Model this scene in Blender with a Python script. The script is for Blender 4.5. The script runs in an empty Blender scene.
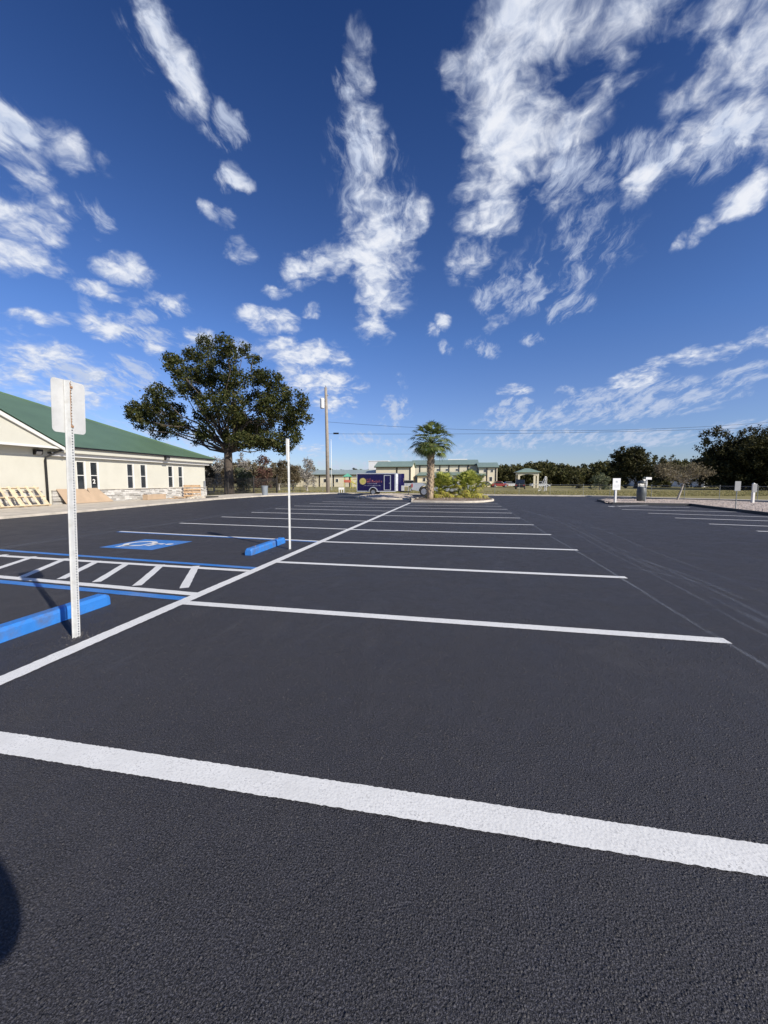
import bpy, bmesh, math, random
import numpy as np
from mathutils import Vector, Matrix, Quaternion
R = math.radians
rnd = random.Random(7)
NR = np.random.RandomState(11)
scene = bpy.context.scene
COL = scene.collection

# ------------------------------------------------------------------ view geometry
F = 384.0; HOR = 481.0; EYE = 1.5
PITCH = math.atan((512 - HOR) / F)
YAW = math.atan2(75, math.hypot(F, 512 - HOR))
CS, SN = math.cos(YAW), math.sin(YAW)
def ray(u, v):
    x, y, z = u - 384.0, F, -(v - 512.0)
    c, s = math.cos(PITCH), math.sin(PITCH)
    y, z = y * c + z * s, -y * s + z * c
    return Vector((x * CS - y * SN, x * SN + y * CS, z))
def G(u, v, z=0.0):
    r = ray(u, v); t = (z - EYE) / r.z
    return r.x * t, r.y * t
def W(u, D):
    """plan position in picture column u at forward distance D"""
    x = (u - 384.0) / F * D * math.cos(PITCH)
    return x * CS - D * SN, x * SN + D * CS
def onY(u, v, Y):
    r = ray(u, v); t = Y / r.y
    return r.x * t, EYE + r.z * t
def hgt(v, D): return EYE + (HOR - v) / F * D

# ------------------------------------------------------------------ object helpers
def tag(o, label=None, cat=None, group=None, kind=None):
    if label: o['label'] = label
    if cat: o['category'] = cat
    if group: o['group'] = group
    if kind: o['kind'] = kind
    return o
def empty(name, loc, rz=0.0, label=None, cat=None, group=None):
    o = bpy.data.objects.new(name, None); COL.objects.link(o)
    o.location = loc; o.rotation_euler = (0, 0, rz); o.empty_display_size = 0.3
    return tag(o, label, cat, group)
def copy_tree(o, parent=None):
    c = o.copy(); COL.objects.link(c); c.parent = parent
    for ch in o.children: copy_tree(ch, c)
    return c

class MB:
    """collects shapes into ONE mesh"""
    def __init__(s): s.v = []; s.f = []
    def add(s, vs, fs):
        b = len(s.v); s.v += [tuple(p) for p in vs]; s.f += [tuple(b + i for i in f) for f in fs]; return s
    def box(s, x0, x1, y0, y1, z0, z1, M=None):
        vs = [Vector((x, y, z)) for z in (z0, z1) for y in (y0, y1) for x in (x0, x1)]
        if M is not None: vs = [M @ p for p in vs]
        return s.add(vs, [(0, 2, 3, 1), (4, 5, 7, 6), (0, 1, 5, 4), (2, 6, 7, 3), (0, 4, 6, 2), (1, 3, 7, 5)])
    def tube(s, pts, rad, n=8, cap=True):
        pts = [Vector(p) for p in pts]
        if not isinstance(rad, (list, tuple)): rad = [rad] * len(pts)
        b = len(s.v); up = None
        for i, p in enumerate(pts):
            d = (pts[min(i + 1, len(pts) - 1)] - pts[max(i - 1, 0)]).normalized()
            if up is None: up = Vector((1, 0, 0)) if abs(d.x) < .8 else Vector((0, 1, 0))
            a = (up - d * up.dot(d)).normalized(); up = a; c = d.cross(a)
            for k in range(n):
                t = 2 * math.pi * k / n
                s.v.append(tuple(p + (a * math.cos(t) + c * math.sin(t)) * rad[i]))
        for i in range(len(pts) - 1):
            for k in range(n):
                k2 = (k + 1) % n
                s.f.append((b + i * n + k, b + i * n + k2, b + (i + 1) * n + k2, b + (i + 1) * n + k))
        if cap:
            s.f.append(tuple(b + k for k in reversed(range(n))))
            s.f.append(tuple(b + (len(pts) - 1) * n + k for k in range(n)))
        return s
    def lathe(s, prof, n=20, c=(0, 0, 0)):
        b = len(s.v)
        for r, z in prof:
            for k in range(n):
                t = 2 * math.pi * k / n
                s.v.append((c[0] + r * math.cos(t), c[1] + r * math.sin(t), c[2] + z))
        for i in range(len(prof) - 1):
            for k in range(n):
                k2 = (k + 1) % n
                s.f.append((b + i * n + k, b + i * n + k2, b + (i + 1) * n + k2, b + (i + 1) * n + k))
        s.f.append(tuple(b + k for k in reversed(range(n))))
        s.f.append(tuple(b + (len(prof) - 1) * n + k for k in range(n)))
        return s
    def prism(s, poly, h0, h1, axis='z', M=None):
        """poly: 2D points; extruded along axis. axis x: poly=(y,z); y: poly=(x,z); z: poly=(x,y)"""
        def mk(p, h):
            q = {'z': (p[0], p[1], h), 'y': (p[0], h, p[1]), 'x': (h, p[0], p[1])}[axis]
            q = Vector(q); return M @ q if M is not None else q
        n = len(poly); vs = [mk(p, h0) for p in poly] + [mk(p, h1) for p in poly]
        fs = [tuple(reversed(range(n))), tuple(range(n, 2 * n))]
        for i in range(n):
            j = (i + 1) % n; fs.append((i, j, n + j, n + i))
        return s.add(vs, fs)
    def build(s, name, mat, parent=None, smooth=False, bevel=0.0, loc=None, seg=2):
        me = bpy.data.meshes.new(name); me.from_pydata(s.v, [], s.f); me.validate()
        bm = bmesh.new(); bm.from_mesh(me); bmesh.ops.recalc_face_normals(bm, faces=bm.faces); bm.to_mesh(me); bm.free()
        me.materials.append(mat)
        if smooth: me.polygons.foreach_set('use_smooth', [True] * len(me.polygons))
        o = bpy.data.objects.new(name, me); COL.objects.link(o)
        if parent: o.parent = parent
        if loc: o.location = loc
        if bevel:
            m = o.modifiers.new('bevel', 'BEVEL'); m.width = bevel; m.segments = seg; m.limit_method = 'ANGLE'; m.angle_limit = R(40)
        return o

def quads(name, P, mat, parent=None):
    """P: (n,4,3) array -> one mesh of loose quads"""
    n = len(P); me = bpy.data.meshes.new(name)
    me.vertices.add(n * 4); me.vertices.foreach_set('co', P.reshape(-1).astype(np.float32))
    me.loops.add(n * 4); me.loops.foreach_set('vertex_index', np.arange(n * 4, dtype=np.int32))
    me.polygons.add(n); me.polygons.foreach_set('loop_start', np.arange(0, n * 4, 4, dtype=np.int32))
    me.polygons.foreach_set('loop_total', np.full(n, 4, dtype=np.int32))
    me.update(calc_edges=True); me.materials.append(mat)
    o = bpy.data.objects.new(name, me); COL.objects.link(o)
    if parent: o.parent = parent
    return o

# ------------------------------------------------------------------ materials
class NT:
    def __init__(s, nt): s.nt = nt; s.n = nt.nodes; s.l = nt.links
    def new(s, t, **kw):
        n = s.n.new(t)
        for k, v in kw.items():
            if k == 'ins':
                for a, b in v.items(): s.set(n.inputs[a], b)
            else: setattr(n, k, v)
        return n
    def set(s, inp, v):
        if isinstance(v, bpy.types.NodeSocket): s.l.new(v, inp)
        else: inp.default_value = v
    def math(s, op, a, b=None, c=None, clamp=False):
        n = s.n.new('ShaderNodeMath'); n.operation = op; n.use_clamp = clamp; s.set(n.inputs[0], a)
        if b is not None: s.set(n.inputs[1], b)
        if c is not None: s.set(n.inputs[2], c)
        return n.outputs[0]
    def noise(s, vec, scale, detail=4, rough=.5, dist=0.0):
        return s.new('ShaderNodeTexNoise', ins={'Vector': vec, 'Scale': scale, 'Detail': detail, 'Roughness': rough, 'Distortion': dist})
    def ramp(s, fac, a, b, ca, cb):
        n = s.n.new('ShaderNodeValToRGB'); s.set(n.inputs[0], fac)
        e = n.color_ramp.elements; e[0].position = a; e[1].position = b
        e[0].color = (*ca, 1); e[1].color = (*cb, 1); return n.outputs[0]
    def mr(s, v, a, b, c=0.0, d=1.0, smooth=False):
        n = s.n.new('ShaderNodeMapRange'); n.clamp = True
        if smooth: n.interpolation_type = 'SMOOTHSTEP'
        for i, x in enumerate((v, a, b, c, d)): s.set(n.inputs[i], x)
        return n.outputs[0]
    def mix(s, f, a, b, mode='MIX'):
        n = s.n.new('ShaderNodeMix'); n.data_type = 'RGBA'; n.blend_type = mode; n.clamp_factor = True
        s.set(n.inputs[0], f)
        s.set(n.inputs[6], a if isinstance(a, bpy.types.NodeSocket) else (*a, 1))
        s.set(n.inputs[7], b if isinstance(b, bpy.types.NodeSocket) else (*b, 1))
        return n.outputs[2]

def base_mat(name, rough=.6, metal=0.0, spec=.5):
    m = bpy.data.materials.new(name); m.use_nodes = True
    t = NT(m.node_tree); b = t.n['Principled BSDF']
    b.inputs['Roughness'].default_value = rough; b.inputs['Metallic'].default_value = metal
    b.inputs['Specular IOR Level'].default_value = spec
    return m, t, b
def mat(name, col, rough=.6, metal=0.0, var=.12, scale=3.0, bump=0.0, bscale=40.0, spec=.5, dirt=None, dirt_amt=.0, dirt_scale=1.5):
    """plain surface with soft tonal variation, optional dirt blotches and grain bump"""
    m, t, b = base_mat(name, rough, metal, spec)
    co = t.new('ShaderNodeTexCoord').outputs['Object']
    n1 = t.noise(co, scale, 6, .6).outputs[0]
    dark = tuple(c * (1 - var) for c in col); lite = tuple(min(1, c * (1 + var)) for c in col)
    c = t.ramp(n1, .3, .7, dark, lite)
    if dirt:
        n2 = t.noise(co, dirt_scale, 8, .65).outputs[0]
        c = t.mix(t.math('MULTIPLY', t.mr(n2, .5, .72), dirt_amt), c, dirt)
    t.set(b.inputs['Base Color'], c)
    t.set(b.inputs['Roughness'], t.mr(n1, .3, .7, max(0, rough - .08), min(1, rough + .08)))
    if bump:
        nb = t.noise(co, bscale, 4, .6).outputs[0]
        bn = t.new('ShaderNodeBump', ins={'Strength': bump, 'Distance': .02, 'Height': nb}); t.set(b.inputs['Normal'], bn.outputs[0])
    return m
def leaf_mat(name, cols, rough=.55, trans=.35):
    m = bpy.data.materials.new(name); m.use_nodes = True; t = NT(m.node_tree); b = t.n['Principled BSDF']
    g = t.new('ShaderNodeNewGeometry'); r = g.outputs['Random Per Island']
    n = t.n.new('ShaderNodeValToRGB'); t.set(n.inputs[0], r); e = n.color_ramp.elements
    while len(e) < len(cols): e.new(.5)
    for i, c in enumerate(cols): e[i].position = i / (len(cols) - 1); e[i].color = (*c, 1)
    b.inputs['Roughness'].default_value = rough; b.inputs['Specular IOR Level'].default_value = .12
    t.set(b.inputs['Base Color'], n.outputs[0])
    tr = t.new('ShaderNodeBsdfTranslucent'); t.set(tr.inputs[0], n.outputs[0])
    mx = t.new('ShaderNodeMixShader', ins={0: trans}); t.l.new(b.outputs[0], mx.inputs[1]); t.l.new(tr.outputs[0], mx.inputs[2])
    t.l.new(mx.outputs[0], t.n['Material Output'].inputs[0]); return m

# --- asphalt: sealed, grainy, with faint chalk haze patches
def asphalt_mat():
    m, t, b = base_mat('asphalt', .62, 0, .30)
    co = t.new('ShaderNodeTexCoord').outputs['Object']
    big = t.noise(co, .35, 5, .6).outputs[0]; mid = t.noise(co, 2.2, 6, .65, .6).outputs[0]
    grain = t.noise(co, 150, 3, .8).outputs[0]
    vor = t.new('ShaderNodeTexVoronoi', ins={'Vector': co, 'Scale': 96.0, 'Randomness': 1.0})
    vor2 = t.new('ShaderNodeTexVoronoi', ins={'Vector': co, 'Scale': 190.0, 'Randomness': 1.0})
    c = t.mix(t.mr(big, .3, .7), (.0250, .0248, .0300), (.0345, .0343, .0410))
    c = t.mix(t.math('MULTIPLY', t.mr(mid, .5, .8), .5), c, (.046, .045, .050))
    c = t.mix(t.math('MULTIPLY', t.mr(grain, .50, .63), .9), c, (.118, .117, .136))
    c = t.mix(t.math('MULTIPLY', t.mr(grain, .49, .40), .85), c, (.009, .0085, .009))
    sp = t.new('ShaderNodeTexVoronoi', ins={'Vector': co, 'Scale': 27.0, 'Randomness': 1.0})
    c = t.mix(t.math('MULTIPLY', t.mr(sp.outputs['Distance'], .12, .05), .45), c, (.17, .165, .16))
    # dusty smears dragged along the lot, and lighter worn patches
    mp = t.new('ShaderNodeMapping', ins={'Vector': co, 'Scale': (1.6, .35, 1), 'Rotation': (0, 0, R(6))})
    sm = t.noise(mp.outputs[0], 1.3, 7, .7, 1.2).outputs[0]
    c = t.mix(t.math('MULTIPLY', t.mr(sm, .58, .80), .35), c, (.115, .115, .125))
    wn = t.noise(co, .9, 7, .7, .8).outputs[0]
    c = t.mix(t.math('MULTIPLY', t.mr(wn, .56, .72), .22), c, (.10, .095, .095))
    t.set(b.inputs['Base Color'], c)
    t.set(b.inputs['Roughness'], t.mr(mid, .3, .7, .55, .75))
    stone = t.math('POWER', t.mr(vor.outputs['Distance'], .62, 0), 1.6)
    sel = t.mr(t.new('ShaderNodeSeparateXYZ', ins={0: vor.outputs['Color']}).outputs[0], .60, 1.0)   # only some stones stand proud
    h = t.math('MULTIPLY', stone, t.math('ADD', t.math('MULTIPLY', sel, .9), .12))
    h = t.math('ADD', h, t.math('MULTIPLY', t.mr(vor2.outputs['Distance'], .6, 0), .20))
    h = t.math('ADD', h, t.math('MULTIPLY', grain, .55))
    rough_patch = t.noise(co, 5.5, 5, .7, .5).outputs[0]
    h = t.math('MULTIPLY', h, t.mr(rough_patch, .36, .64, .45, 1.25))
    bn = t.new('ShaderNodeBump', ins={'Strength': 1.0, 'Distance': .014, 'Height': h}); t.set(b.inputs['Normal'], bn.outputs[0])
    return m
def paint_mat(name, col, under=(.03, .03, .035), wear=.5):
    """painted line: aggregate shows as bump, pinholes and ragged wear"""
    m, t, b = base_mat(name, .6, 0, .4)
    co = t.new('ShaderNodeTexCoord').outputs['Object']
    grain = t.noise(co, 120, 4, .75).outputs[0]; mid = t.noise(co, 6, 5, .6).outputs[0]
    vor = t.new('ShaderNodeTexVoronoi', ins={'Vector': co, 'Scale': 70.0})
    c = t.mix(t.mr(mid, .3, .7), tuple(x * .9 for x in col), col)
    hole = t.math('MULTIPLY', t.mr(grain, .550, .60), t.math('ADD', t.mr(mid, .40, .65, 0, wear), .16))
    c = t.mix(t.math('MULTIPLY', t.mr(t.noise(co, 1.6, 7, .7).outputs[0], .45, .7), .22), c, (.45, .45, .44))
    c = t.mix(hole, c, under)
    t.set(b.inputs['Base Color'], c)
    h = t.math('ADD', t.math('MULTIPLY', t.mr(vor.outputs['Distance'], .75, 0), .6), t.math('MULTIPLY', grain, .5))
    bn = t.new('ShaderNodeBump', ins={'Strength': .38, 'Distance': .003, 'Height': h}); t.set(b.inputs['Normal'], bn.outputs[0])
    return m
def dust_mat(name, col, amt, sc=(3, .4, 1)):
    """thin chalk dust: broken, partly see-through"""
    m, t, b = base_mat(name, .8, 0, .2); b.inputs['Base Color'].default_value = (*col, 1)
    co = t.new('ShaderNodeTexCoord').outputs['Object']
    mp = t.new('ShaderNodeMapping', ins={'Vector': co, 'Scale': sc})
    n = t.noise(mp.outputs[0], 3.0, 8, .75, .5).outputs[0]; g = t.noise(co, 60, 3, .7).outputs[0]
    a = t.math('MULTIPLY', t.mr(n, .38, .75), t.mr(g, .35, .65)); a = t.math('MULTIPLY', a, amt)
    uv = t.new('ShaderNodeAttribute', attribute_name='edge').outputs['Fac']
    t.set(b.inputs['Alpha'], t.math('MULTIPLY', a, uv)); return m

M = {}
M['asphalt'] = asphalt_mat()
M['white_paint'] = paint_mat('white_paint', (.79, .79, .765), wear=.35)
M['blue_paint'] = paint_mat('blue_paint', (.032, .205, .60), wear=.7)
M['concrete'] = mat('concrete', (.56, .505, .42), .85, var=.15, scale=1.2, bump=.3, bscale=60, dirt=(.22, .2, .17), dirt_amt=.6)
M['kerb_dark'] = mat('kerb_dark', (.05, .05, .052), .8, var=.2, bump=.3, bscale=30)
M['gravel'] = mat('gravel', (.50, .42, .36), .95, var=.35, scale=9, bump=1.0, bscale=18, dirt=(.14, .11, .08), dirt_amt=.8, dirt_scale=5)
M['stucco'] = mat('stucco', (.535, .52, .445), .9, var=.03, scale=.8, bump=.3, bscale=60, dirt=(.43, .41, .34), dirt_amt=.35, dirt_scale=.7)
M['trim'] = mat('trim', (.66, .65, .62), .6, var=.03)
M['black_metal'] = mat('black_metal', (.018, .018, .02), .4, .3, var=.2)
M['iron'] = mat('iron', (.03, .026, .024), .6, .4, var=.2)
M['glass'] = mat('glass', (.03, .035, .04), .08, 0, var=.4, scale=.8, spec=1.0)
M['pine'] = mat('pine', (.62, .50, .33), .8, var=.22, scale=5, bump=.2, bscale=30)
M['old_wood'] = mat('old_wood', (.42, .28, .16), .85, var=.25, scale=6, bump=.2, bscale=30)
M['card'] = mat('card', (.42, .31, .21), .85, var=.1, scale=2)
M['steel'] = mat('steel', (.46, .47, .48), .42, .7, var=.1)
M['post_white'] = mat('post_white', (.56, .565, .55), .55, 0, var=.07, scale=20, dirt=(.30, .27, .2), dirt_amt=.35, dirt_scale=14)
M['sign_back'] = mat('sign_back', (.60, .60, .58), .5, .1, var=.07, scale=7, dirt=(.42, .41, .38), dirt_amt=.4, dirt_scale=9)
M['rust'] = mat('rust', (.36, .21, .12), .9, var=.3, scale=30)
M['rubber'] = mat('rubber', (.02, .02, .02), .85, var=.2)
M['stop_blue'] = mat('stop_blue', (.028, .185, .56), .6, var=.08, scale=4, bump=.25, bscale=45, dirt=(.09, .12, .2), dirt_amt=.8, dirt_scale=5)
M['wood_pole'] = mat('wood_pole', (.30, .26, .215), .9, var=.2, scale=3, bump=.3, bscale=12)
M['far_cream'] = mat('far_cream', (.66, .60, .45), .8, var=.05, scale=.15)
M['far_white'] = mat('far_white', (.75, .75, .74), .7, var=.05)
M['fence_wire'] = mat('fence_wire', (.26, .27, .26), .6, .3, var=.1)
M['sign_grey'] = mat('sign_grey', (.24, .245, .25), .6, .1, var=.12, scale=8)
M['dark'] = mat('dark', (.015, .015, .015), .8)

def roof_mat(name, col, horiz=False, pitch=.42, axis=1):
    """standing-seam metal: thin seams as bump, faint panel-to-panel tone"""
    m, t, b = base_mat(name, .42, .0, .5)
    co = t.new('ShaderNodeTexCoord').outputs['Object']
    sx = t.new('ShaderNodeSeparateXYZ', ins={0: co}).outputs[axis]
    fr = t.math('FRACT', t.math('DIVIDE', sx, pitch))
    seam = t.math('MAXIMUM', t.mr(fr, 0, .07, 1, 0), t.mr(fr, .93, 1, 0, 1))
    n = t.noise(co, .5, 6, .65).outputs[0]
    c = t.mix(t.mr(n, .3, .7), tuple(x * .88 for x in col), tuple(x * 1.1 for x in col))
    t.set(b.inputs['Base Color'], c)
    bn = t.new('ShaderNodeBump', ins={'Strength': .35, 'Distance': .02, 'Height': seam}); t.set(b.inputs['Normal'], bn.outputs[0])
    return m
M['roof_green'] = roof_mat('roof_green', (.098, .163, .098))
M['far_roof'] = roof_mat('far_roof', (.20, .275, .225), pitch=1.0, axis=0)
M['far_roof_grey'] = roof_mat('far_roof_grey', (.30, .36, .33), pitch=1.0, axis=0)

def stone_mat():
    m, t, b = base_mat('ledge_stone', .85)
    g = t.new('ShaderNodeNewGeometry').outputs['Random Per Island']
    co = t.new('ShaderNodeTexCoord').outputs['Object']
    n = t.n.new('ShaderNodeValToRGB'); t.set(n.inputs[0], g); e = n.color_ramp.elements
    e.new(.35); e.new(.7)
    for i, c in enumerate(((.24, .225, .205), (.42, .405, .375), (.58, .565, .53), (.68, .66, .62))):
        e[i].color = (*c, 1)
    e[0].position = 0; e[1].position = .25; e[2].position = .6; e[3].position = 1
    nn = t.noise(co, 9, 6, .7).outputs[0]
    t.set(b.inputs['Base Color'], t.mix(t.mr(nn, .35, .7, 0, .6), n.outputs[0], (.33, .31, .28)))
    bn = t.new('ShaderNodeBump', ins={'Strength': .6, 'Distance': .03, 'Height': nn}); t.set(b.inputs['Normal'], bn.outputs[0])
    return m
M['stone'] = stone_mat()
def grass_ground():
    m, t, b = base_mat('lawn', .95, 0, .2)
    co = t.new('ShaderNodeTexCoord').outputs['Object']
    a = t.noise(co, .06, 6, .6).outputs[0]; d = t.noise(co, .9, 8, .75).outputs[0]; e = t.noise(co, 9, 5, .7).outputs[0]
    c = t.mix(t.mr(a, .35, .65), (.250, .225, .090), (.310, .262, .120))
    c = t.mix(t.mr(d, .45, .72, 0, .6), c, (.31, .26, .13))
    c = t.mix(t.mr(e, .4, .7, 0, .4), c, (.11, .12, .045))
    t.set(b.inputs['Base Color'], c)
    bn = t.new('ShaderNodeBump', ins={'Strength': .8, 'Distance': .1, 'Height': d}); t.set(b.inputs['Normal'], bn.outputs[0])
    return m
M['lawn'] = grass_ground()
M['grass_blade'] = leaf_mat('grass_blade', [(.17, .17, .06), (.28, .25, .10), (.38, .32, .16)], .8, .3)
M['oak_leaf'] = leaf_mat('oak_leaf', [(.022, .030, .010), (.044, .055, .016), (.074, .082, .026), (.115, .105, .038)], .7, .25)
M['dark_leaf'] = leaf_mat('dark_leaf', [(.024, .026, .010), (.044, .045, .018), (.078, .072, .030)], .6, .2)
M['wood_leaf'] = leaf_mat('wood_leaf', [(.036, .042, .014), (.068, .074, .026), (.115, .112, .044), (.15, .13, .06)], .6, .25)
M['bush_leaf'] = leaf_mat('bush_leaf', [(.09, .11, .06), (.15, .17, .10), (.21, .22, .14)], .7, .3)
M['red_leaf'] = leaf_mat('red_leaf', [(.09, .045, .04), (.16, .08, .065), (.15, .12, .08)], .7, .25)
M['grey_leaf'] = leaf_mat('grey_leaf', [(.20, .18, .15), (.32, .30, .27), (.40, .37, .33)], .8, .2)
M['tan_leaf'] = leaf_mat('tan_leaf', [(.12, .105, .06), (.20, .17, .105), (.26, .22, .15)], .8, .25)
M['brown_leaf'] = leaf_mat('brown_leaf', [(.07, .06, .035), (.13, .10, .06), (.17, .14, .09)], .8, .25)
M['palm_leaf'] = leaf_mat('palm_leaf', [(.06, .095, .025), (.13, .17, .05), (.24, .26, .10)], .45, .25)
M['palmetto'] = leaf_mat('palmetto', [(.16, .20, .035), (.34, .37, .07), (.52, .52, .14)], .45, .35)
M['palmetto_yellow'] = leaf_mat('palmetto_yellow', [(.38, .38, .07), (.55, .52, .12), (.44, .33, .14)], .5, .45)
M['bark'] = mat('bark', (.085, .068, .055), .95, var=.35, scale=4, bump=.9, bscale=9)
M['bark_pale'] = mat('bark_pale', (.33, .30, .26), .95, var=.25, scale=4, bump=.6, bscale=9)
M['palm_bark'] = mat('palm_bark', (.40, .31, .21), .95, var=.3, scale=6, bump=.7, bscale=14)

# ------------------------------------------------------------------ world: sky and clouds
SUN_AZ = math.atan2(.86, -.51); SUN_EL = R(30.5)
w = bpy.data.worlds.new('World'); scene.world = w; w.use_nodes = True; w.cycles.sampling_method = 'NONE'
T = NT(w.node_tree); bg = T.n['Background']
sky = T.new('ShaderNodeTexSky', sky_type='NISHITA', sun_disc=False, sun_elevation=SUN_EL, sun_rotation=SUN_AZ,
            altitude=0, air_density=1.0, dust_density=.35, ozone_density=2.2)
dirv = T.new('ShaderNodeVectorMath', operation='NORMALIZE', ins={0: T.new('ShaderNodeTexCoord').outputs['Generated']}).outputs[0]
sep = T.new('ShaderNodeSeparateXYZ', ins={0: dirv}); dz = sep.outputs[2]
zz = T.math('ADD', T.math('MAXIMUM', dz, 0.0), .26)
pl = T.new('ShaderNodeCombineXYZ', ins={0: T.math('DIVIDE', sep.outputs[0], zz), 1: T.math('DIVIDE', sep.outputs[1], zz), 2: 0.0}).outputs[0]
def rd(u, v): return ray(u, v).normalized()
# cloud banks: ends of the bank's axis, half width, strength (0..1.4), kind: p puffy, s streaky/thin
BANKS = [
 # tall plume
 (358,38,364,110,15,1.1,'p'),(362,100,376,200,16,1.2,'p'),(376,190,384,300,28,1.45,'p'),(350,262,300,268,19,1.05,'p'),(372,280,374,330,18,1.05,'p'),(368,230,350,248,18,.9,'p'),(390,250,398,290,14,.95,'p'),
 (338,70,354,88,12,.95,'s'),(352,120,362,200,24,.55,'s'),(385,150,400,240,16,.45,'s'),(416,216,422,224,15,1.15,'p'),(314,258,328,248,12,.8,'p'),(288,270,300,274,14,1.1,'p'),
 # upper right mass
 (500,35,640,18,60,1.35,'p'),(478,75,560,60,46,1.2,'p'),(560,25,680,0,38,1.05,'p'),(505,105,520,165,40,1.45,'p'),(494,165,488,235,27,1.35,'p'),(474,250,466,270,17,1.0,'p'),
 (540,130,556,195,27,1.05,'p'),(585,70,575,130,26,.75,'p'),(470,60,452,75,16,.8,'p'),(530,90,590,98,34,.85,'p'),(458,84,472,88,10,.7,'p'),(575,150,560,205,18,.5,'s'),
 # right sweeps
 (700,15,760,-15,26,1.1,'p'),(690,100,790,40,30,1.1,'p'),(655,165,745,95,22,1.05,'p'),(630,190,655,182,15,1.15,'p'),(745,140,790,105,24,1.0,'p'),(752,160,768,130,16,.9,'p'),
 (718,212,775,175,12,1.4,'p'),(680,242,718,214,7,.9,'p'),(620,150,660,170,22,.7,'s'),(730,120,715,160,20,.8,'s'),(590,180,620,150,16,.7,'s'),(660,150,700,170,20,.7,'s'),
 # top left streak
 (142,0,175,55,15,1.0,'p'),(168,40,200,95,14,1.1,'p'),(150,30,185,90,24,.6,'s'),(188,80,202,115,14,1.0,'p'),(215,115,242,138,12,.85,'s'),(135,40,150,60,13,.8,'s'),(148,-10,160,20,14,.9,'p'),
 # left edge banks
 (-5,120,35,170,20,1.0,'p'),(0,165,48,192,16,.9,'p'),(-30,100,10,130,22,.9,'s'),(35,135,100,155,17,1.05,'p'),(-20,225,45,252,22,1.35,'p'),(20,205,90,215,14,.95,'p'),(80,205,104,228,10,.8,'s'),(20,255,62,268,12,.9,'p'),
 (98,262,150,274,13,1.25,'p'),(72,288,122,296,7,1.15,'p'),(138,297,182,300,8,1.1,'p'),(118,294,150,300,7,.8,'p'),
 (5,314,75,324,7,1.0,'p'),(78,322,130,325,10,1.15,'p'),(128,316,165,312,7,.8,'s'),(0,342,70,362,15,1.2,'p'),(60,355,112,380,11,.95,'p'),(-20,375,50,388,14,1.15,'p'),(20,392,120,402,12,1.1,'p'),(40,372,150,388,9,.9,'s'),(100,330,200,345,7,.7,'s'),(0,405,100,418,8,.8,'s'),(130,300,200,312,6,.6,'s'),(110,360,155,376,9,.9,'s'),
 (145,345,165,352,6,.9,'p'),(130,380,165,394,9,.8,'s'),(90,300,110,330,10,.4,'s'),
 # small puffs
 (236,166,247,184,9,.95,'p'),(228,176,236,186,8,.9,'s'),(202,206,212,212,7,.95,'p'),(212,214,232,222,7,.9,'p'),(230,247,256,256,10,.85,'p'),(268,290,288,294,5,1.0,'p'),(302,307,318,311,6,1.0,'p'),(150,405,170,415,8,.6,'s'),
 # big puffs by the oak
 (242,320,292,323,11,1.5,'p'),(268,352,345,358,13,1.5,'p'),(285,374,352,386,14,1.4,'p'),(315,398,345,408,11,1.1,'p'),(190,336,215,342,8,1.0,'p'),(290,445,330,452,5,.9,'p'),(230,350,262,356,8,.7,'s'),
 (392,400,404,415,9,.85,'s'),(395,378,405,384,5,.5,'s'),(336,435,410,445,6,.6,'s'),(380,418,400,424,5,.5,'s'),
 # centre right small wisps
 (438,316,448,322,8,1.05,'p'),(428,328,436,332,6,.95,'p'),(480,300,540,285,14,.95,'s'),(485,325,505,318,7,.95,'p'),(555,315,592,298,9,1.0,'s'),(505,290,590,270,24,.5,'s'),(560,225,600,200,24,.42,'s'),(545,250,620,240,26,.42,'s'),(470,345,500,350,8,.6,'s'),(440,345,452,350,5,.6,'s'),(520,335,540,342,6,.6,'s'),
 (498,390,528,390,5,1.1,'p'),(555,390,578,392,4,.9,'p'),(500,405,535,402,5,1.0,'s'),(484,412,520,410,5,.9,'s'),
 # right low streaks
 (608,385,680,362,8,1.2,'p'),(670,362,745,344,8,1.15,'p'),(735,342,775,340,8,.9,'p'),(720,380,770,370,8,1.0,'s'),(560,405,700,385,8,.95,'s'),(570,418,720,398,7,.9,'s'),(480,425,620,410,8,.85,'s'),
 (600,440,690,436,6,1.05,'s'),(700,428,768,425,5,.85,'s'),(470,443,560,440,6,.8,'s'),(380,455,480,450,6,.7,'s'),(500,430,640,445,5,.65,'s'),(100,430,250,440,8,.7,'s'),(640,395,760,392,5,.6,'s'),(300,462,380,466,5,.7,'s'),
]
wob = T.noise(dirv, 11.0, 5, .60).outputs['Color']
dirw = T.new('ShaderNodeVectorMath', operation='ADD', ins={0: dirv, 1: T.new('ShaderNodeVectorMath', operation='MULTIPLY', ins={0: T.new('ShaderNodeVectorMath', operation='SUBTRACT', ins={0: wob, 1: (.5, .5, .5)}).outputs[0], 1: T.new('ShaderNodeCombineXYZ', ins={0: .070, 1: .070, 2: T.mr(dz, .05, .6, .022, .06)}).outputs[0]}).outputs[0]}).outputs[0]
def chain(acc):
    # each bank's lookup waits for the one before it, which keeps the shader's working set small
    if acc is None: return dirw
    return T.new('ShaderNodeVectorMath', operation='ADD', ins={0: dirw, 1: T.math('MULTIPLY', acc, 1e-7)}).outputs[0]
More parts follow.
